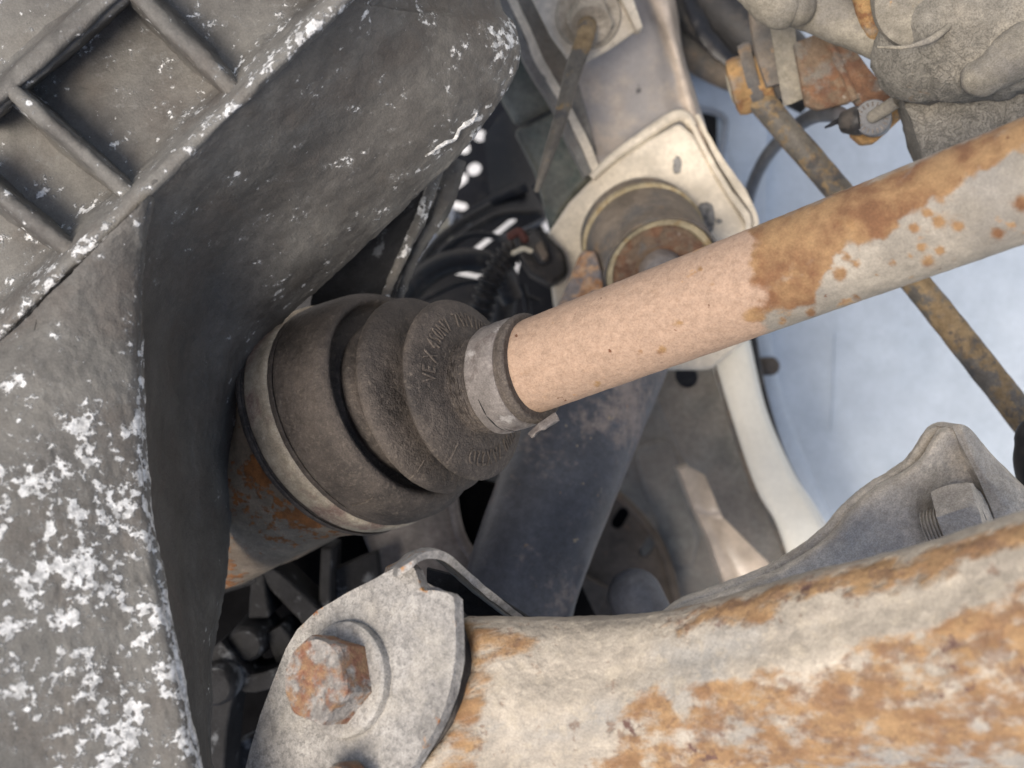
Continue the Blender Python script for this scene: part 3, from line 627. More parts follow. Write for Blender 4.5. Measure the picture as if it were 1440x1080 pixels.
bm = loft(rows, 240, 150, 0, close_v=True); jitter(bm, .0009, 28, 3); jitter(bm, .0003, 240, 5)
def arm_rust(x, y, d):
    yt = 868 if x < 850 else 868 - (x - 850) * 0.245
    v = y - yt; k = sstep(640, 1000, x)
    n1 = noise.noise(Vector((x * .012, y * .02, 2)))
    up = 0.95 * bump1(v, 32 + 14 * n1, 26) * (0.25 + .75 * sstep(880, 960, x)); lo = 1.0 * sstep(105, 165, v + 30 * n1 + (x - 1000) * .05) * sstep(760, 900, x) * (1 - .9 * sstep(330, 380, v))
    lf = .7 * sstep(720, 650, x) + .6 * bump1(x, 720, 40) * bump1(y, 905, 25) + .55 * bump1(x, 815, 14) * bump1(y, 972, 14) + .8 * bump1(x, 920, 30) * bump1(y, 985, 18) + .6 * bump1(x, 760, 14) * bump1(y, 940, 14)
    return -0.32 + up * .85 + lo * .72 + lf * .65
obj('beam', bm, M['arm'], t, arm_rust, 60)

# grey forged bracket behind the arm, lower right
t = thing('forged_bracket', 'grey forged bracket with horn-shaped peak rising behind the rusty control arm', 'bracket', P(1300, 740, .42))
ol = [(925, 880), (960, 852), (1000, 838), (1060, 815), (1120, 785), (1165, 752), (1195, 718), (1228, 688), (1262, 668), (1290, 648), (1306, 625), (1320, 604), (1338, 597), (1349, 600)]
rows = []
for k, (x, y) in enumerate(ol): 
    d = .40 - .00002 * (x - 900)
    rows.append([(x + 4, y - 1, d + .022), (x + 1, y - 1, d + .010), (x, y + 3, d + .002), (x + 6, y + 14, d - .0012), (x + 22, y + 60, d + .001 if k < 9 else d + .004), (x + 40, y + 130, d + .002), (x + 60, y + 250, d + .002)])
bm = loft(rows, 110, 50, .012); jitter(bm, .0006, 60, 2); jitter(bm, .0003, 350, 2)
obj('body', bm, M['forged'], t, lambda x, y, d: -.10 + .22 * sstep(1180, 1280, x) * sstep(740, 660, y), 60)
rows = [[(1340, 600, .389), (1352, 596, .388), (1366, 604, .394), (1385, 628, .405)], [(1364, 650, .389), (1380, 655, .388), (1402, 652, .394), (1425, 668, .405)], [(1390, 705, .389), (1420, 710, .388), (1450, 700, .394), (1470, 720, .405)], [(1420, 790, .389), (1460, 790, .388), (1490, 770, .394), (1510, 790, .405)]]
bm = loft(rows, 50, 30, .02); jitter(bm, .0005, 80, 7); obj('horn', bm, M['forged'], t, lambda x, y, d: -.1, 60)
nb = thing('clamp_bolt', 'grey hex nut with exposed thread on the forged bracket', 'bolt', P(1350, 725, .385))
ax = Vector((.75, .35, .45)).normalized()
bm = hexprism(P(1330, 735, .388), ax, .0115, .013, rot=math.pi / 12); bmesh.ops.subdivide_edges(bm, edges=bm.edges[:], cuts=1); jitter(bm, .0012, 90, 3); obj('nut', bm, M['forged'], nb, sharp=40)
prof = []
for k in range(24): prof.append((-.004 + k * .0003, .0068 + (.0007 if k % 4 < 2 else -.0003)))
bm = revolve(P(1322, 744, .392), ax, prof, 28); obj('thread', bm, M['forged'], nb)
bm = sweep([(1462, 618, .43), (1468, 645, .43), (1480, 700, .43)], [.009, .011, .011], 24, 20, cap='round'); 
o = obj('rubber_stop', bm, M['plastic']); tag(o, 'dark rubber stop at the right edge beside the forged horn', 'stop')

# ------------------------------------------------------------------ blue-black arm with bushing cup
t = thing('trailing_arm', 'chipped blue-black tubular arm with round bushing cup, running down behind the boot', 'arm', P(850, 600, .52))
def arm_mask(x, y, d): return 1.05 * sstep(500, 430, y) + .75 * bump1(x, 865, 75) * bump1(y, 575, 75) - .1 * sstep(640, 720, y)
pth = [(890, 425, .600), (875, 460, .568), (850, 520, .550), (797, 650, .533), (741, 800, .517), (715, 900, .505), (700, 960, .50)]
bm = sweep(pth, [.026, .028, .0285, .0275, .0262, .0258, .0255], 90, 64, superell(2.15, .72, 1.0)); jitter(bm, .0005, 40, 2)
obj('tube', bm, M['blue_black'], t, arm_mask, 60)
bm = slab([(818, 352, .556), (838, 352, .552), (846, 380, .545), (850, 420, .540), (800, 450, .545), (775, 455, .552), (800, 395, .556)], .02); jitter(bm, .0004, 100, 2); obj('lug', bm, M['blue_black'], t, lambda x, y, d: 1.0, bevel=.002)
ac = Vector((.14, -.50, .85)).normalized(); cb = P(912, 352, .575)
R = .0305
bm = revolve(cb, ac, [(-.02, R * 1.02), (0, R * 1.0), (.012, R * .99), (.026, R * .965), (.0285, R * .975), (.0292, R * .96), (.0288, R * .93), (.022, R * .91), (.018, R * .9)], 96)
cup = obj('bushing_cup', bm, M['cup'], t)
bm = revolve(cb, ac, [(-.012, R * 1.0), (-.0115, R * 1.05), (-.0085, R * 1.055), (-.0075, R * 1.02), (-.0075, R)], 96); jitter(bm, .0002, 300, 1); obj('sealer_ring', bm, M['yellow'], cup)
bm = revolve(cb, ac, [(.016, R * .5), (.024, R * .92), (.0265, R * .90), (.0262, R * .80), (.022, R * .74), (.02, R * .5)], 96); obj('inner_ring', bm, M['yellow'], cup)
bm = revolve(cb, ac, [(.016, R * .80), (.0245, R * .78), (.0262, R * .70), (.0255, R * .5), (.024, R * .40), (.022, 0)], 96, lambda a, q: 1 + .035 * math.sin(5 * a + 1) + .02 * math.sin(11 * a)); jitter(bm, .0007, 120, 2); obj('bushing_plate', bm, M['rust_plate'], cup)
bm = revolve(cb, ac, [(.020, R * .36), (.0285, R * .36), (.030, R * .32), (.0305, 0)], 40); obj('bushing_core', bm, M['alu'], cup)

# ------------------------------------------------------------------ body frame rail (silver, dusty)
t = thing('frame_rail', 'dusty silver welded body frame rail running diagonally behind the shaft', 'frame rail', P(950, 300, .6))
pe0 = P(930, 300, .588); ne = Vector((-.12, -.28, .95)).normalized()
pts = [(770, 330), (800, 285), (838, 246), (870, 222), (915, 194), (955, 172), (975, 188), (1010, 250), (1052, 318), (1090, 400), (1060, 470), (1000, 520), (900, 520), (780, 430)]
obj('end_plate', slab(pts, .02, plane=(pe0, ne)), M['beige'], t, lambda x, y, d: .75 * bump1(x, 992, 14) * bump1(y, 306, 20) + .55 * bump1(x, 952, 9) * bump1(y, 232, 12) - .15, bevel=.002)
# scraped, blistered patches on the end plate
for cx, cy, rx, ry, sd_ in ((992, 306, 15, 22, 1), (952, 232, 7, 12, 5), (1011, 311, 4, 4, 9)):
    ol_ = []
    for k in range(40):
        a = 2 * math.pi * k / 40; q = 1 + .35 * noise.noise(Vector((math.cos(a) * 1.4, math.sin(a) * 1.4, sd_))) + .15 * noise.noise(Vector((math.cos(a) * 4, math.sin(a) * 4, sd_)))
        ol_.append((cx + rx * q * math.cos(a), cy + ry * q * math.sin(a)))
    V = [on_plane(x, y, pe0, ne) for x, y in ol_]; c0 = on_plane(cx, cy, pe0, ne); g2 = []
    for q, h in ((1.05, -.0004), (1.0, .0003), (.9, .0009), (.7, .0009), (.45, .0007), (.2, .0008), (.01, .0008)): g2.append([c0 + (v - c0) * q + ne * h for v in V])
    bm = grid_solid(g2, 0, close_v=True); jitter(bm, .0006, 220, sd_); obj('scrape', bm, M['scrape'], t)
# folded top lip of the end plate
bm = sweep([(832, 250, .585), (862, 222, .583), (905, 192, .581), (945, 166, .579), (962, 164, .579), (975, 178, .580)], [.0022, .0026, .0030, .0032, .0030, .0022], 60, 14); obj('folded_lip', bm, M['beige'], t)
for off, w in ((0, .0020), (9, .0017)):
    bm = loft([[(968 + off, 172 - off, .577 + off * .0006), (974 + off, 170 - off, .577 + off * .0006)], [(992 + off, 220 - off, .577 + off * .0006), (999 + off, 218 - off, .577 + off * .0006)], [(1022 + off, 272 - off, .579 + off * .0006), (1029 + off * 1.5, 268 - off, .579 + off * .0006)], [(1045 + off * 1.2, 305 - off * .5, .581 + off * .0006), (1053 + off * 1.2, 300, .581 + off * .0006)], [(1050 + off, 330, .583 + off * .0006), (1058 + off, 326, .583 + off * .0006)]], 50, 6, .012); jitter(bm, .0006, 120, off)
    obj('seam_flange', bm, M['beige'], t, lambda x, y, d: -.2)
# channel (scoop) above the end plate
rows = [[(600, -420, .588), (625, -420, .598), (690, -420, .606), (730, -420, .606), (770, -420, .600), (790, -420, .586), (812, -420, .584), (828, -420, .598)],
        [(735, -40, .588), (760, -40, .598), (810, -40, .606), (850, -40, .606), (885, -40, .600), (905, -40, .586), (925, -40, .584), (940, -40, .598)],
        [(770, 60, .588), (790, 60, .598), (830, 60, .606), (880, 50, .606), (915, 40, .600), (935, 50, .585), (950, 60, .583), (960, 70, .597)],
        [(800, 140, .588), (815, 140, .598), (850, 135, .606), (895, 120, .605), (925, 115, .598), (950, 120, .585), (968, 125, .583), (978, 130, .598)],
        [(826, 200, .588), (838, 196, .597), (868, 190, .604), (905, 172, .603), (935, 160, .597), (962, 165, .586), (985, 180, .584), (996, 190, .600)],
        [(838, 228, .587), (846, 226, .589), (872, 222, .592), (908, 200, .592), (940, 182, .590), (978, 192, .588), (1000, 225, .588), (1008, 240, .605)],
        [(845, 250, .588), (855, 248, .590), (880, 240, .592), (920, 220, .592), (950, 205, .592), (990, 230, .592), (1012, 270, .592), (1020, 290, .61)]]
bm = loft(rows, 80, 80, .004); obj('channel', bm, M['scoop'], t, lambda x, y, d: .35 * sstep(860, 930, x) * sstep(60, 130, y) - .8 * sstep(925, 945, x - (y - 60) * .33), 60)  # mask paints a darker right side and leaves a highlight edge
# seam lips left of the channel
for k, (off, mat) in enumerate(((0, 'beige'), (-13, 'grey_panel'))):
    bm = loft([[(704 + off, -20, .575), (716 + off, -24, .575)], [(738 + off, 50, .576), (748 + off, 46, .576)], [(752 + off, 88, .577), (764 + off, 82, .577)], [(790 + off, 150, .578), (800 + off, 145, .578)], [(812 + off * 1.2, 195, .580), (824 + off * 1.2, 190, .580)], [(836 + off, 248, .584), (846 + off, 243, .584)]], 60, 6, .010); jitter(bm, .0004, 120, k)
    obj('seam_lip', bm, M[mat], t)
# grey-green inner faces left of the seam
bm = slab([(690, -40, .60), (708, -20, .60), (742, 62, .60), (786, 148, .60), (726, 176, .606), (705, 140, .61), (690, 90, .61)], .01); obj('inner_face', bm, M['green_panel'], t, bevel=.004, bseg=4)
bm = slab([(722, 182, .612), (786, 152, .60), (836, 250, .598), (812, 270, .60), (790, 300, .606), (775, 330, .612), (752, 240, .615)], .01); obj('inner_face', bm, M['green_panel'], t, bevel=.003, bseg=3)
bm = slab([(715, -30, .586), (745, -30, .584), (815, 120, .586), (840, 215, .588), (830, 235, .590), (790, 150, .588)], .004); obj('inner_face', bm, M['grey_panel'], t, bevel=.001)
# lower rail: grey inner wall with hole, pale outer strip
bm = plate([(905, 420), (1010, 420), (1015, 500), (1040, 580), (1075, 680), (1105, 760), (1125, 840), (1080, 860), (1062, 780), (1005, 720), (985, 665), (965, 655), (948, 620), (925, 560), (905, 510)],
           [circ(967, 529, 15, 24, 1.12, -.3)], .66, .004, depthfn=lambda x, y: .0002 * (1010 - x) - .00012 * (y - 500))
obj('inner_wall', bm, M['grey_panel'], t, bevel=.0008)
obj('inner_wall_backing', slab([(930, 480, .74), (1010, 480, .74), (1010, 570, .74), (930, 570, .74)], .005), M['plastic'], t)  # black sheet added so the hole looks dark
rows = [[(990, 430, .655), (996, 430, .640), (1012, 430, .634), (1030, 430, .634), (1040, 430, .640), (1043, 430, .66)],
        [(1000, 500, .655), (1004, 500, .638), (1018, 498, .632), (1040, 490, .632), (1052, 486, .638), (1056, 484, .66)],
        [(1026, 590, .648), (1030, 590, .630), (1042, 588, .624), (1062, 582, .624), (1074, 578, .630), (1078, 576, .655)],
        [(1058, 685, .638), (1062, 685, .620), (1074, 682, .614), (1096, 672, .614), (1110, 664, .620), (1115, 662, .645)],
        [(1085, 730, .632), (1090, 735, .614), (1100, 735, .607), (1124, 722, .607), (1140, 713, .613), (1146, 710, .64)],
        [(1108, 800, .625), (1112, 800, .605), (1124, 800, .600), (1158, 788, .600), (1178, 776, .606), (1185, 772, .63)],
        [(1125, 870, .62), (1130, 870, .60), (1145, 870, .595), (1210, 850, .595), (1240, 835, .60), (1250, 830, .625)]]
bm = loft(rows, 90, 50, .004); obj('outer_strip', bm, M['beige_clean'], t, None, 60)
bm = sweep([(997, 440, .646), (1006, 500, .640), (1030, 590, .632), (1060, 682, .622), (1086, 728, .616), (1104, 772, .61), (1120, 830, .60)], .0022, 70, 8); jitter(bm, .0005, 100, 3); obj('seam_bead', bm, M['cup'], t)
# stepped pressed panel and dark embossed panel behind the lower rail
t2 = thing('stepped_panel', 'stepped beige pressed panel in the shade below the frame rail', 'panel', P(1020, 740, .70))
rows = [[(955, 660, .705), (985, 655, .698), (1015, 690, .697), (1030, 700, .70)], [(975, 712, .700), (1000, 718, .693), (1030, 716, .692), (1040, 716, .695)], [(980, 722, .706), (1005, 726, .700), (1034, 722, .698), (1045, 722, .70)],
        [(1000, 765, .702), (1020, 768, .695), (1050, 764, .694), (1070, 764, .697)], [(1022, 830, .700), (1050, 830, .692), (1080, 820, .690), (1100, 815, .692)], [(1040, 890, .70), (1070, 890, .69), (1100, 880, .688), (1120, 880, .69)]]
obj('stepped_sheet', loft(rows, 60, 30, .02), M['scoop'], t2, lambda x, y, d: -.5)  # rail paint in a darker tone that carries the shade here
t3 = thing('embossed_panel', 'dim grey inner panel with rounded raised rectangle beside the blue-black arm', 'panel', P(900, 680, .78))
bm = slab([(820, 480, .80), (960, 480, .80), (1120, 900, .77), (940, 900, .77), (880, 700, .785), (800, 600, .80)], .01); obj('sheet', bm, M['grey_panel'], t3)
bm = slab([(892, 640, .787), (898, 628, .787), (925, 618, .786), (940, 620, .785), (950, 640, .784), (985, 760, .776), (975, 800, .774), (950, 800, .775), (915, 710, .781), (908, 700, .782)], .012); obj('raised_rectangle', bm, M['grey_panel'], t3, bevel=.004, bseg=4)
t4 = thing('slotted_crossmember', 'brown dusty crossmember with dark slots, low between arm and panel', 'crossmember', P(870, 780, .74))
bm = plate([(780, 640), (855, 690), (905, 735), (940, 790), (965, 880), (1000, 960), (700, 960), (760, 780)], [slot(868, 735, 876, 722, 9), slot(906, 775, 918, 758, 8)], .735, .004); obj('sheet', bm, M['brown'], t4, bevel=.001)
bm = sweep([(840, 676, .733), (880, 706, .731), (915, 745, .730), (938, 790, .729), (958, 870, .728)], .003, 50, 10); obj('rim', bm, M['brown'], t4)
bm = slab([(805, 800, .72), (860, 830, .72), (800, 920, .72), (780, 900, .72)], .01); obj('gusset', bm, M['brown'], t4, bevel=.001)
obj('floor_panel_backing', slab([(560, 560, .86), (1150, 440, .86), (1150, 960, .86), (1300, 1500, .86), (560, 1500, .86)], .01), M['soot'], t4)  # black sheet added so slots and gaps stay dark
bm = sweep([(960, 960, .50), (915, 885, .51), (893, 838, .515)], [.0135, .0130, .0125], 40, 32, cap='round1'); o = obj('tube_end', bm, M['blue_black'], None, lambda x, y, d: -.55); tag(o, 'rounded blue-black tube end poking up behind the control arm', 'tube')
# grey alloy part under the boot
t5 = thing('alloy_cover', 'dull grey alloy cover with curved rim under the rubber boot', 'cover', P(600, 750, .56))
bm = slab([(470, 660, .555), (640, 640, .558), (640, 700, .556), (645, 740, .555), (660, 775, .552), (685, 800, .55), (690, 870, .55), (540, 870, .55), (520, 780, .552)], .012); jitter(bm, .0002, 60, 1); obj('face', bm, M['alu'], t5, bevel=.002)
bm = sweep([(639, 650, .556), (637, 700, .554), (645, 745, .552), (662, 778, .550), (690, 806, .549)], .0028, 40, 10); obj('rim', bm, M['alu'], t5)
bm = slab([(640, 690, .575), (664, 672, .575), (672, 690, .575), (668, 740, .575), (650, 735, .575)], .01); obj('lug', bm, M['alu'], t5, bevel=.002)
o = obj('dark_bracket', slab([(672, 640, .60), (720, 630, .60), (712, 680, .60), (690, 740, .60), (668, 735, .60)], .02), M['grey_panel'], None, bevel=.002); tag(o, 'small shaded bracket between boot and blue-black arm', 'bracket')

# ------------------------------------------------------------------ inner wheel arch (pale blue white)
t = thing('wheel_arch_panel', 'pale blue-white inner wheel arch panel filling the right background', 'panel', P(1250, 450, .8))
rows = []
for y, dy in ((-420, .01), (-80, 0), (60, 0), (160, 0), (300, .006), (450, .01), (600, .006), (750, -.008), (900, -.03), (1400, -.12)):
    rows.append([(x + max(0, y - 450) * .06 * (x < 1100), y, .80 + dy + .00012 * abs(x - 1250) * .4 - (.012 if x < 1080 else 0)) for x in (1010, 1055, 1100, 1180, 1260, 1340, 1450, 1600, 2200)])
# panel proper, right of the opening
bm = loft(rows, 90, 90, .004); jitter(bm, .0012, 12, 3); obj('arch_skin', bm, M['arch'], t, None, 60)
bm = plate([(880, -60), (1075, -60), (1075, 420), (1020, 420), (985, 330), (960, 200), (900, 60)], [[(982, 158), (1006, 163), (1014, 170), (1016, 180), (1009, 225), (1004, 250), (985, 250), (975, 200)]], .775, .004, depthfn=lambda x, y: -.012 * sstep(200, 60, y))
obj('arch_flange', bm, M['arch'], t, bevel=.002, bseg=3)
bm = sweep([(980, 152, .768), (1004, 158, .768), (1016, 164, .768), (1020, 176, .768), (1013, 225, .768), (1008, 262, .768)], .0022, 50, 8); obj('opening_lip', bm, M['arch_grey'], t)
obj('opening_backing', slab([(960, 130, .82), (1040, 130, .82), (1040, 280, .82), (960, 280, .82)], .004), M['plastic'], t)  # dark sheet added to make the opening black
# swage along the edge of the skin, dark strip added to draw the gap next to the rail
bm = sweep([(1070, 470, .755), (1085, 560, .75), (1115, 650, .742), (1152, 730, .735), (1205, 800, .73)], [.006, .0075, .0085, .009, .009], 60, 16, superell(2.2, .5, 1)); obj('swage', bm, M['arch'], t)
bm = sweep([(1056, 470, .69), (1070, 548, .685), (1098, 640, .675), (1136, 712, .665), (1182, 780, .66)], .0032, 60, 10); obj('rubber_edge', bm, M['hose'], t)
bm = revolve(P(1076, 515, .735), Vector((.3, 0, 1)), [(-.01, .006), (.008, .006), (.01, .005), (.0102, 0)], 16); obj('plug', bm, M['brown'], t)
bm = sweep([(1174, 470, .8085), (1172, 540, .8085), (1169, 605, .806)], .0006, 30, 6); obj('crease', bm, M['arch'], t)
# grey upper region with pipes
bm = loft([[(880, -40, .74), (960, -40, .745), (1060, -40, .75), (1120, -40, .75)], [(905, 60, .735), (960, 70, .74), (1030, 80, .745), (1080, 80, .75)], [(935, 100, .735), (965, 100, .738), (1010, 98, .742), (1060, 96, .75)], [(948, 115, .75), (970, 112, .752), (1010, 108, .756), (1060, 104, .76)]], 40, 30, .004); obj('upper_skin', bm, M['arch_grey'], t)

# ------------------------------------------------------------------ pipes upper middle right
bm = sweep([(880, -60, .66), (925, 15, .655), (965, 62, .65), (1010, 95, .65), (1060, 120, .65)], [.0125, .012, .0115, .010, .008], 60, 24); o = obj('rusty_pipe', bm, M['cup']); tag(o, 'brown dusty pipe curving down beside the silver plate at the top', 'pipe')
bm = sweep([(955, -70, .62), (1000, 0, .615), (1050, 45, .61), (1100, 90, .61), (1150, 130, .61)], [.0195, .0205, .020, .018, .014], 60, 32); o = obj('black_pipe', bm, M['hose']); tag(o, 'thick glossy black pipe at the top between brown pipe and strap', 'pipe')
bm = sweep([(962, -20, .60), (985, 35, .596), (1012, 72, .594), (1045, 98, .594)], [.0035, .0045, .0045, .003], 40, 10, superell(2, .4, 1)); jitter(bm, .0008, 150, 2); o = obj('torn_sleeve', bm, M['plastic']); tag(o, 'torn black sleeve edge along the thick black pipe', 'sleeve')

# ------------------------------------------------------------------ stabiliser link
t = thing('stabiliser_link', 'thin rusty stabiliser link rod with ochre end eye crossing the pale panel', 'link rod', P(1050, 125, .53))
bm = sweep([(1048, 118, .528), (1090, 165, .525), (1250, 352, .510), (1350, 475, .500), (1480, 640, .488)], [.0062, .0062, .0062, .0064, .0066], 80, 24); jitter(bm, .0003, 120, 4); obj('rod', bm, M['rod'], t)
ax = Vector((.93, .25, .28)).normalized()
bm = revolve(P(1028, 125, .532), ax, [(0, .0095), (.001, .0125), (.004, .0132), (.012, .0130), (.018, .012), (.0185, .008)], 40, lambda a, q: 1 + .05 * math.cos(6 * a)); jitter(bm, .0005, 150, 2); obj('eye', bm, M['ochre'], t)
bm = revolve(P(1024, 126, .533), ax, [(0, .0), (.0005, .006), (.002, .0095), (.006, .010), (.008, .006)], 32); obj('end_pad', bm, M['cream'], t)
for k, (x, y, r) in enumerate(((1058, 108, .0155), (1070, 100, .0120), (1084, 94, .0150))):
    bm = revolve(P(x, y, .53 + k * .001), ax, [(-.003, r * .6), (-.0028, r), (.0, r * 1.05), (.0028, r), (.003, r * .6)], 40); jitter(bm, .0006, 120, k); obj('bushing', bm, M['cup'], t)

t = thing('hanger_strap', 'flat grey dusty steel strap hanging beside the rusty plate at the top', 'strap', P(1110, 80, .50))
bm = loft([[(1085, -20, .50), (1112, -25, .498)], [(1092, 20, .498), (1116, 14, .496)], [(1100, 70, .500), (1120, 64, .499)], [(1108, 120, .502), (1128, 116, .501)], [(1113, 146, .503), (1131, 138, .502)]], 50, 8, .004, Vector((-.7, -.1, -.7))); jitter(bm, .0003, 100, 1); obj('strap', bm, M['mud_smooth'], t, lambda x, y, d: -.3)
bm = sweep([(1075, -30, .51), (1085, 60, .512), (1098, 118, .513)], [.009, .0085, .007], 30, 16, superell(3, .4, 1)); obj('strap_back', bm, M['cup'], t)

t = thing('rusty_plate', 'rust covered steel plate with folded ridge beside the round grommet', 'plate', P(1180, 110, .49))
bm = slab([(1117, 60, .493), (1160, 42, .491), (1205, 135, .484), (1196, 144, .486), (1152, 154, .489), (1134, 148, .490)], .004); obj('left_leaf', bm, M['rust_plate'], t, bevel=.0008)
bm = slab([(1160, 42, .4905), (1190, 50, .489), (1222, 95, .486), (1272, 150, .480), (1266, 170, .480), (1240, 160, .482), (1206, 148, .483), (1196, 130, .484)], .004); obj('right_leaf', bm, M['rust_plate'], t, bevel=.0008)
bm = sweep([(1160, 44, .489), (1180, 90, .4865), (1203, 142, .483)], .0018, 30, 8); obj('folded_ridge', bm, M['rust_plate'], t)
bm = slab([(1196, 172, .479), (1262, 150, .474), (1275, 160, .474), (1232, 200, .474), (1214, 202, .476), (1200, 190, .478)], .006); obj('lower_tab', bm, M['ochre'], t, bevel=.001)

t = thing('sensor_cable', 'grey sensor cable looping from round ribbed grommet across the pale panel', 'cable', P(1226, 165, .46))
bm = sweep([(1190, 168, .475), (1172, 160, .50), (1140, 165, .55), (1105, 190, .60), (1075, 225, .65), (1055, 270, .70), (1046, 320, .74)], .0037, 80, 14); obj('cable', bm, M['cable'], t)
axg = Vector((-.35, -.12, .93)).normalized()
bm = revolve(P(1228, 167, .468), axg, [(-.012, .0035), (-.012, .0070), (.002, .0072), (.004, .0074), (.005, .0070), (.0048, .0055), (.0045, .003), (.0045, 0)], 40)
gm = obj('grommet', bm, M['cable'], t)
for k in range(18):
    a = 2 * math.pi * k / 18; up = Vector((0, 1, 0)); N_ = (up - axg * up.dot(axg)).normalized(); B_ = axg.cross(N_); c = P(1228, 167, .468) + axg * .0048
    obj('rib', sweep([c + (N_ * math.cos(a) + B_ * math.sin(a)) * .0046, c + (N_ * math.cos(a) + B_ * math.sin(a)) * .0064], .00035, 4, 6), M['alu'], gm)
bm = sweep([P(1228, 164, .462), P(1262, 142, .452)], [.0026, .0028], 16, 16, cap='round0'); obj('pin', bm, M['mud_smooth'], t, lambda x, y, d: -.4)
bm = sweep([(1186, 172, .474), (1204, 170, .470), (1214, 168, .468)], [.0045, .006, .0055], 20, 16); obj('boot', bm, M['hose'], t)
bm = sweep([(1160, 180, .474), (1178, 170, .473), (1190, 158, .472)], [.0006, .0012, .0008], 20, 6); jitter(bm, .0004, 300, 2); obj('loose_tape', bm, M['plastic'], t)

# ------------------------------------------------------------------ steering knuckle, upper right
t = thing('steering_knuckle', 'big knuckle casting caked in cracked dried mud in the upper right corner', 'knuckle', P(1340, 80, .42))
def blob(pts, rad, seed, amp=.0015, n=60, seg=48, sec=None, cap='round'):
    b = sweep(pts, rad, n, seg, sec, cap); jitter(b, amp, 35, seed); jitter(b, amp * .35, 160, seed + 3); return b
obj('main_body', blob([(1302, 78, .430), (1340, 60, .425), (1400, 40, .42), (1480, 20, .415), (1560, 0, .41)], [.0195, .0235, .0255, .027, .027], 2, .0032, sec=superell(2.6)), M['mud'], t, lambda x, y, d: .5 * sstep(70, 120, y) * sstep(1400, 1300, x) - .25 * sstep(60, 20, y))
obj('lower_body', blob([(1284, 200, .447), (1345, 178, .442), (1420, 150, .435), (1500, 118, .43), (1580, 90, .43)], [.0165, .0185, .0185, .019, .019], 5, .0028, sec=superell(3.4), cap='flat'), M['mud'], t, lambda x, y, d: .3)
obj('ear', blob([(1380, 108, .405), (1410, 90, .402), (1440, 68, .40), (1500, 30, .40)], [.0075, .0088, .0098, .011], 8, .0018), M['mud_smooth'], t, lambda x, y, d: .55 * bump1(x, 1384, 9) * bump1(y, 117, 7) - .3)
bm = revolve(P(1298, 2, .408), Vector((-.25, -.35, .9)), [(-.02, .0175), (-.004, .0175), (-.0012, .0165), (-.0005, .014), (0, .0)], 48); jitter(bm, .0006, 80, 3); obj('cap', bm, M['mud_smooth'], t, lambda x, y, d: .55 * sstep(60, 25, y) * sstep(1250, 1290, x))
bm = sweep([(1235, 66, .412), (1275, 66, .404), (1315, 52, .402), (1346, 22, .404), (1356, -20, .406)], [.0005, .0009, .0011, .0011, .0011], 50, 10); jitter(bm, .0005, 100, 2); obj('cap_lip', bm, M['mud_smooth'], t, lambda x, y, d: -.4)
t = thing('tie_rod', 'grey beige dusty tie rod end pipe at the top edge beside the knuckle', 'tie rod', P(1150, 20, .45))
bm = blob([(1040, -60, .47), (1080, -15, .462), (1130, 8, .455), (1190, 32, .448), (1250, 58, .442)], [.0085, .0105, .0095, .0092, .009], 3, .0006, cap='flat'); obj('pipe', bm, M['mud_smooth'], t, lambda x, y, d: -.35)
bm = blob([(1060, -25, .448), (1095, 4, .446), (1118, 10, .446)], [.009, .010, .008], 6, .0008); obj('collar', bm, M['mud_smooth'], t, lambda x, y, d: -.3)
bm = blob([(1212, -20, .437), (1225, 20, .436), (1232, 40, .436)], [.0045, .005, .004], 6, .0008); obj('rust_band', bm, M['ochre'], t)

# ------------------------------------------------------------------ anchor plate, nut and threaded rod, top middle
t = thing('anchor_plate', 'beige dusty anchor plate with round washer and nut at the top middle', 'plate', P(820, 30, .56))
pa = P(820, 40, .56); na = Vector((.05, -.30, .95)).normalized()
bm = slab([(735, -30), (880, -40), (903, 36), (893, 44), (852, 72), (828, 84), (808, 95), (775, 50)], .004, plane=(pa, na)); bmesh.ops.subdivide_edges(bm, edges=bm.edges[:], cuts=2, use_grid_fill=True); obj('plate', bm, M['beige'], t, lambda x, y, d: -.2, bevel=.0012)
bm = slab([(858, -30), (878, -38), (905, 38), (896, 44)], .008, plane=(pa + na * .004, na)); obj('turned_edge', bm, M['beige'], t, lambda x, y, d: -.2, bevel=.001)
cn = on_plane(827, 22, pa, na)
bm = revolve(cn, na, [(-.001, .0162), (.0022, .0160), (.0032, .0152), (.0034, .008), (.0034, 0)], 48); obj('washer', bm, M['beige_dusty'], t, lambda x, y, d: -.1)
bm = hexprism(cn + na * .0025, (na + Vector((.0, -.5, 0))).normalized(), .0112, .012, rot=math.pi / 6); jitter(bm, .0003, 150, 3); obj('nut', bm, M['beige_dusty'], t, lambda x, y, d: -.1)
bm = sweep([(826, 26, .556), (824, 48, .538), (806, 100, .53), (790, 160, .528), (770, 222, .53), (754, 270, .532)], [.0045, .0044, .0040, .0034, .0025, .0012], 80, 20); jitter(bm, .0002, 200, 2)
o = obj('bent_rod', bm, M['rod'], None, lambda x, y, d: -.6 + 1.2 * sstep(90, 50, y)); tag(o, 'dark bent rod tapering down from the nut on the beige plate', 'rod')

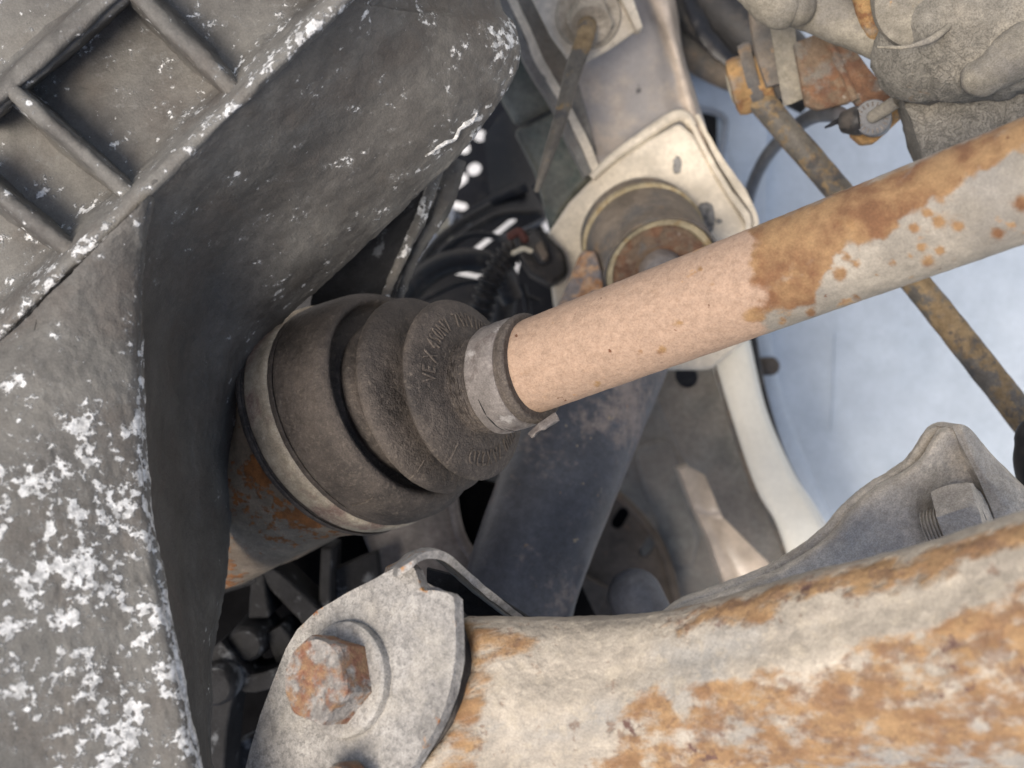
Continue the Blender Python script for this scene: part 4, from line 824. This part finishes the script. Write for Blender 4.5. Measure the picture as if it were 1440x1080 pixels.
# ------------------------------------------------------------------ engine bay behind (dark)
t = thing('perforated_plate', 'black perforated plate deep in the engine bay, daylight showing through its holes', 'plate', P(680, 260, .9))
holes = [circ(675, 191, 8.5), circ(653, 209, 8), circ(725, 192, 6.5, 16, 1.25), circ(667, 238, 10, 20, .85, -.6), slot(629, 266, 650, 251, 8), circ(720, 231, 5.0, 16), slot(633, 287, 652, 291, 5.5), slot(666, 354, 722, 309, 3.2), slot(642, 383, 678, 390, 2.6), slot(764, 311, 770, 323, 4), slot(783, 336, 785, 340, 3.5),
         [(725, 372), (732, 366), (727, 385), (716, 398), (708, 388)], slot(596, 318, 612, 305, 4)]
bm = plate([(200, -500), (840, -500), (1000, -500), (860, 470), (840, 700), (200, 700)], holes, .92, .003); obj('plate', bm, M['plastic'], t)
o = obj('dark_shield', loft([[(680, 190, .82), (720, 150, .83), (760, 200, .84), (800, 240, .85)], [(690, 280, .80), (730, 250, .81), (770, 260, .82), (810, 300, .84)], [(700, 300, .79), (740, 303, .79), (770, 305, .80), (815, 330, .84)]], 30, 30, .004), M['plastic']); tag(o, 'smooth black shield under the bent rod, deep in the bay', 'shield')
o.hide_render = False
for nm, lab, pts, r, mt in (
    ('hose', 'thick black hose arching behind the boot, deep in the bay', [(545, 470, .62), (580, 405, .63), (630, 370, .635), (690, 372, .64), (720, 420, .65)], .0068, 'hose'),
    ('hose', 'thinner black hose above the arching hose, running to the right', [(580, 390, .70), (640, 340, .70), (700, 305, .71), (760, 300, .72)], .0032, 'hose'),
    ('hose', 'black hose running down beside the connector', [(700, 360, .70), (712, 400, .70), (704, 460, .70), (700, 520, .70)], .0075, 'hose'),
    ('wire', 'thin black wire hanging below the connector', [(735, 400, .68), (742, 440, .68), (735, 500, .68)], .0022, 'plastic'),
    ('wire', 'thin black wire looping left of the connector', [(600, 400, .66), (625, 350, .66), (665, 330, .66), (705, 335, .66), (722, 345, .64)], .0018, 'hose'),
    ('wire', 'thin black wire crossing below the bright slot', [(590, 425, .68), (650, 398, .68), (700, 400, .68), (760, 425, .68)], .0016, 'hose'),
    ('wire', 'thin grey wire sagging from the shield edge', [(640, 300, .76), (680, 330, .75), (720, 330, .75), (765, 310, .76)], .0016, 'cable'),
    ('hose', 'narrow black hose rising steeply beside the cast brace', [(560, 440, .66), (600, 360, .67), (640, 320, .68), (690, 290, .69)], .0030, 'hose'),
    ('bracket_bar', 'dark flat bar slanting across the bay under the perforated plate', [(610, 330, .80), (680, 290, .80), (740, 262, .80)], .0042, 'plastic'),
    ('support_rod', 'dark angled rod running down from the bent rod tip', [(757, 258, .70), (790, 320, .70), (815, 380, .70)], .0045, 'plastic')):
    o = obj(nm, sweep(pts, r, 50, 14), M[mt]); tag(o, lab, {'support_rod': 'rod', 'bracket_bar': 'bar'}.get(nm, nm))
pts = spline([P(*q) for q in ((742, 345, .59), (718, 356, .592), (695, 385, .594), (680, 425, .596), (668, 470, .60))], 60)
rr = [.0060 + .0009 * (1 if (i // 2) % 2 else -1) for i in range(60)]
bm = bmesh.new(); bm.free()
fr = frames(pts); g2 = []
for p, r, (tt, N_, B_) in zip(pts, rr, fr): g2.append([p + (N_ * math.cos(a) + B_ * math.sin(a)) * r for a in [2 * math.pi * j / 18 for j in range(18)]])
o = obj('corrugated_conduit', grid_solid(g2, 0, close_v=True), M['hose'], None, None, 50); tag(o, 'corrugated black wiring conduit leading down from the connector', 'conduit')
t = thing('wiring_connector', 'dirty black wiring connector with a bit of red seal beside the conduit', 'connector', P(755, 350, .58))
bm = slab([(722, 330, .58), (745, 318, .58), (765, 325, .582), (795, 355, .586), (800, 385, .588), (775, 402, .586), (745, 385, .582), (730, 360, .58)], .022); obj('body', bm, M['hose'], t, bevel=.0025, bseg=3)
bm = slab([(738, 330, .574), (752, 320, .574), (770, 345, .576), (775, 368, .577), (760, 372, .577), (745, 352, .575)], .01); obj('latch', bm, M['hose'], t, bevel=.0015)
bm = slab([(752, 345, .5725), (762, 338, .5725), (772, 360, .5735), (764, 368, .5735)], .006); obj('clip', bm, M['brown'], t, bevel=.001)
bm = sweep([(718, 332, .575), (730, 326, .574), (738, 336, .575)], .0022, 20, 10, cap='round'); obj('seal', bm, M['red'], t)
bm = sweep([(722, 356, .575), (736, 350, .573), (746, 353, .573)], .0014, 20, 10, cap='round'); obj('pin', bm, M['cream'], t)
for nm, lab, pts, r in (('fluid_bottle', 'small pale plastic fitting glimpsed beside the cast brace', [(598, 345, .78), (606, 322, .78), (622, 300, .78)], [.010, .012, .009]),
                        ('white_fitting', 'tiny white plastic fitting low beside the cast brace', [(585, 338, .74), (592, 358, .74)], [.006, .008]),
                        ('cream_fitting', 'cream coloured plastic lever among the dark hoses', [(616, 300, .74), (620, 318, .74), (628, 330, .74)], [.007, .006, .004])):
    o = obj(nm, sweep(pts, r, 20, 14, cap='round'), M['cream' if 'cream' in nm else 'pale']); tag(o, lab, 'fitting')
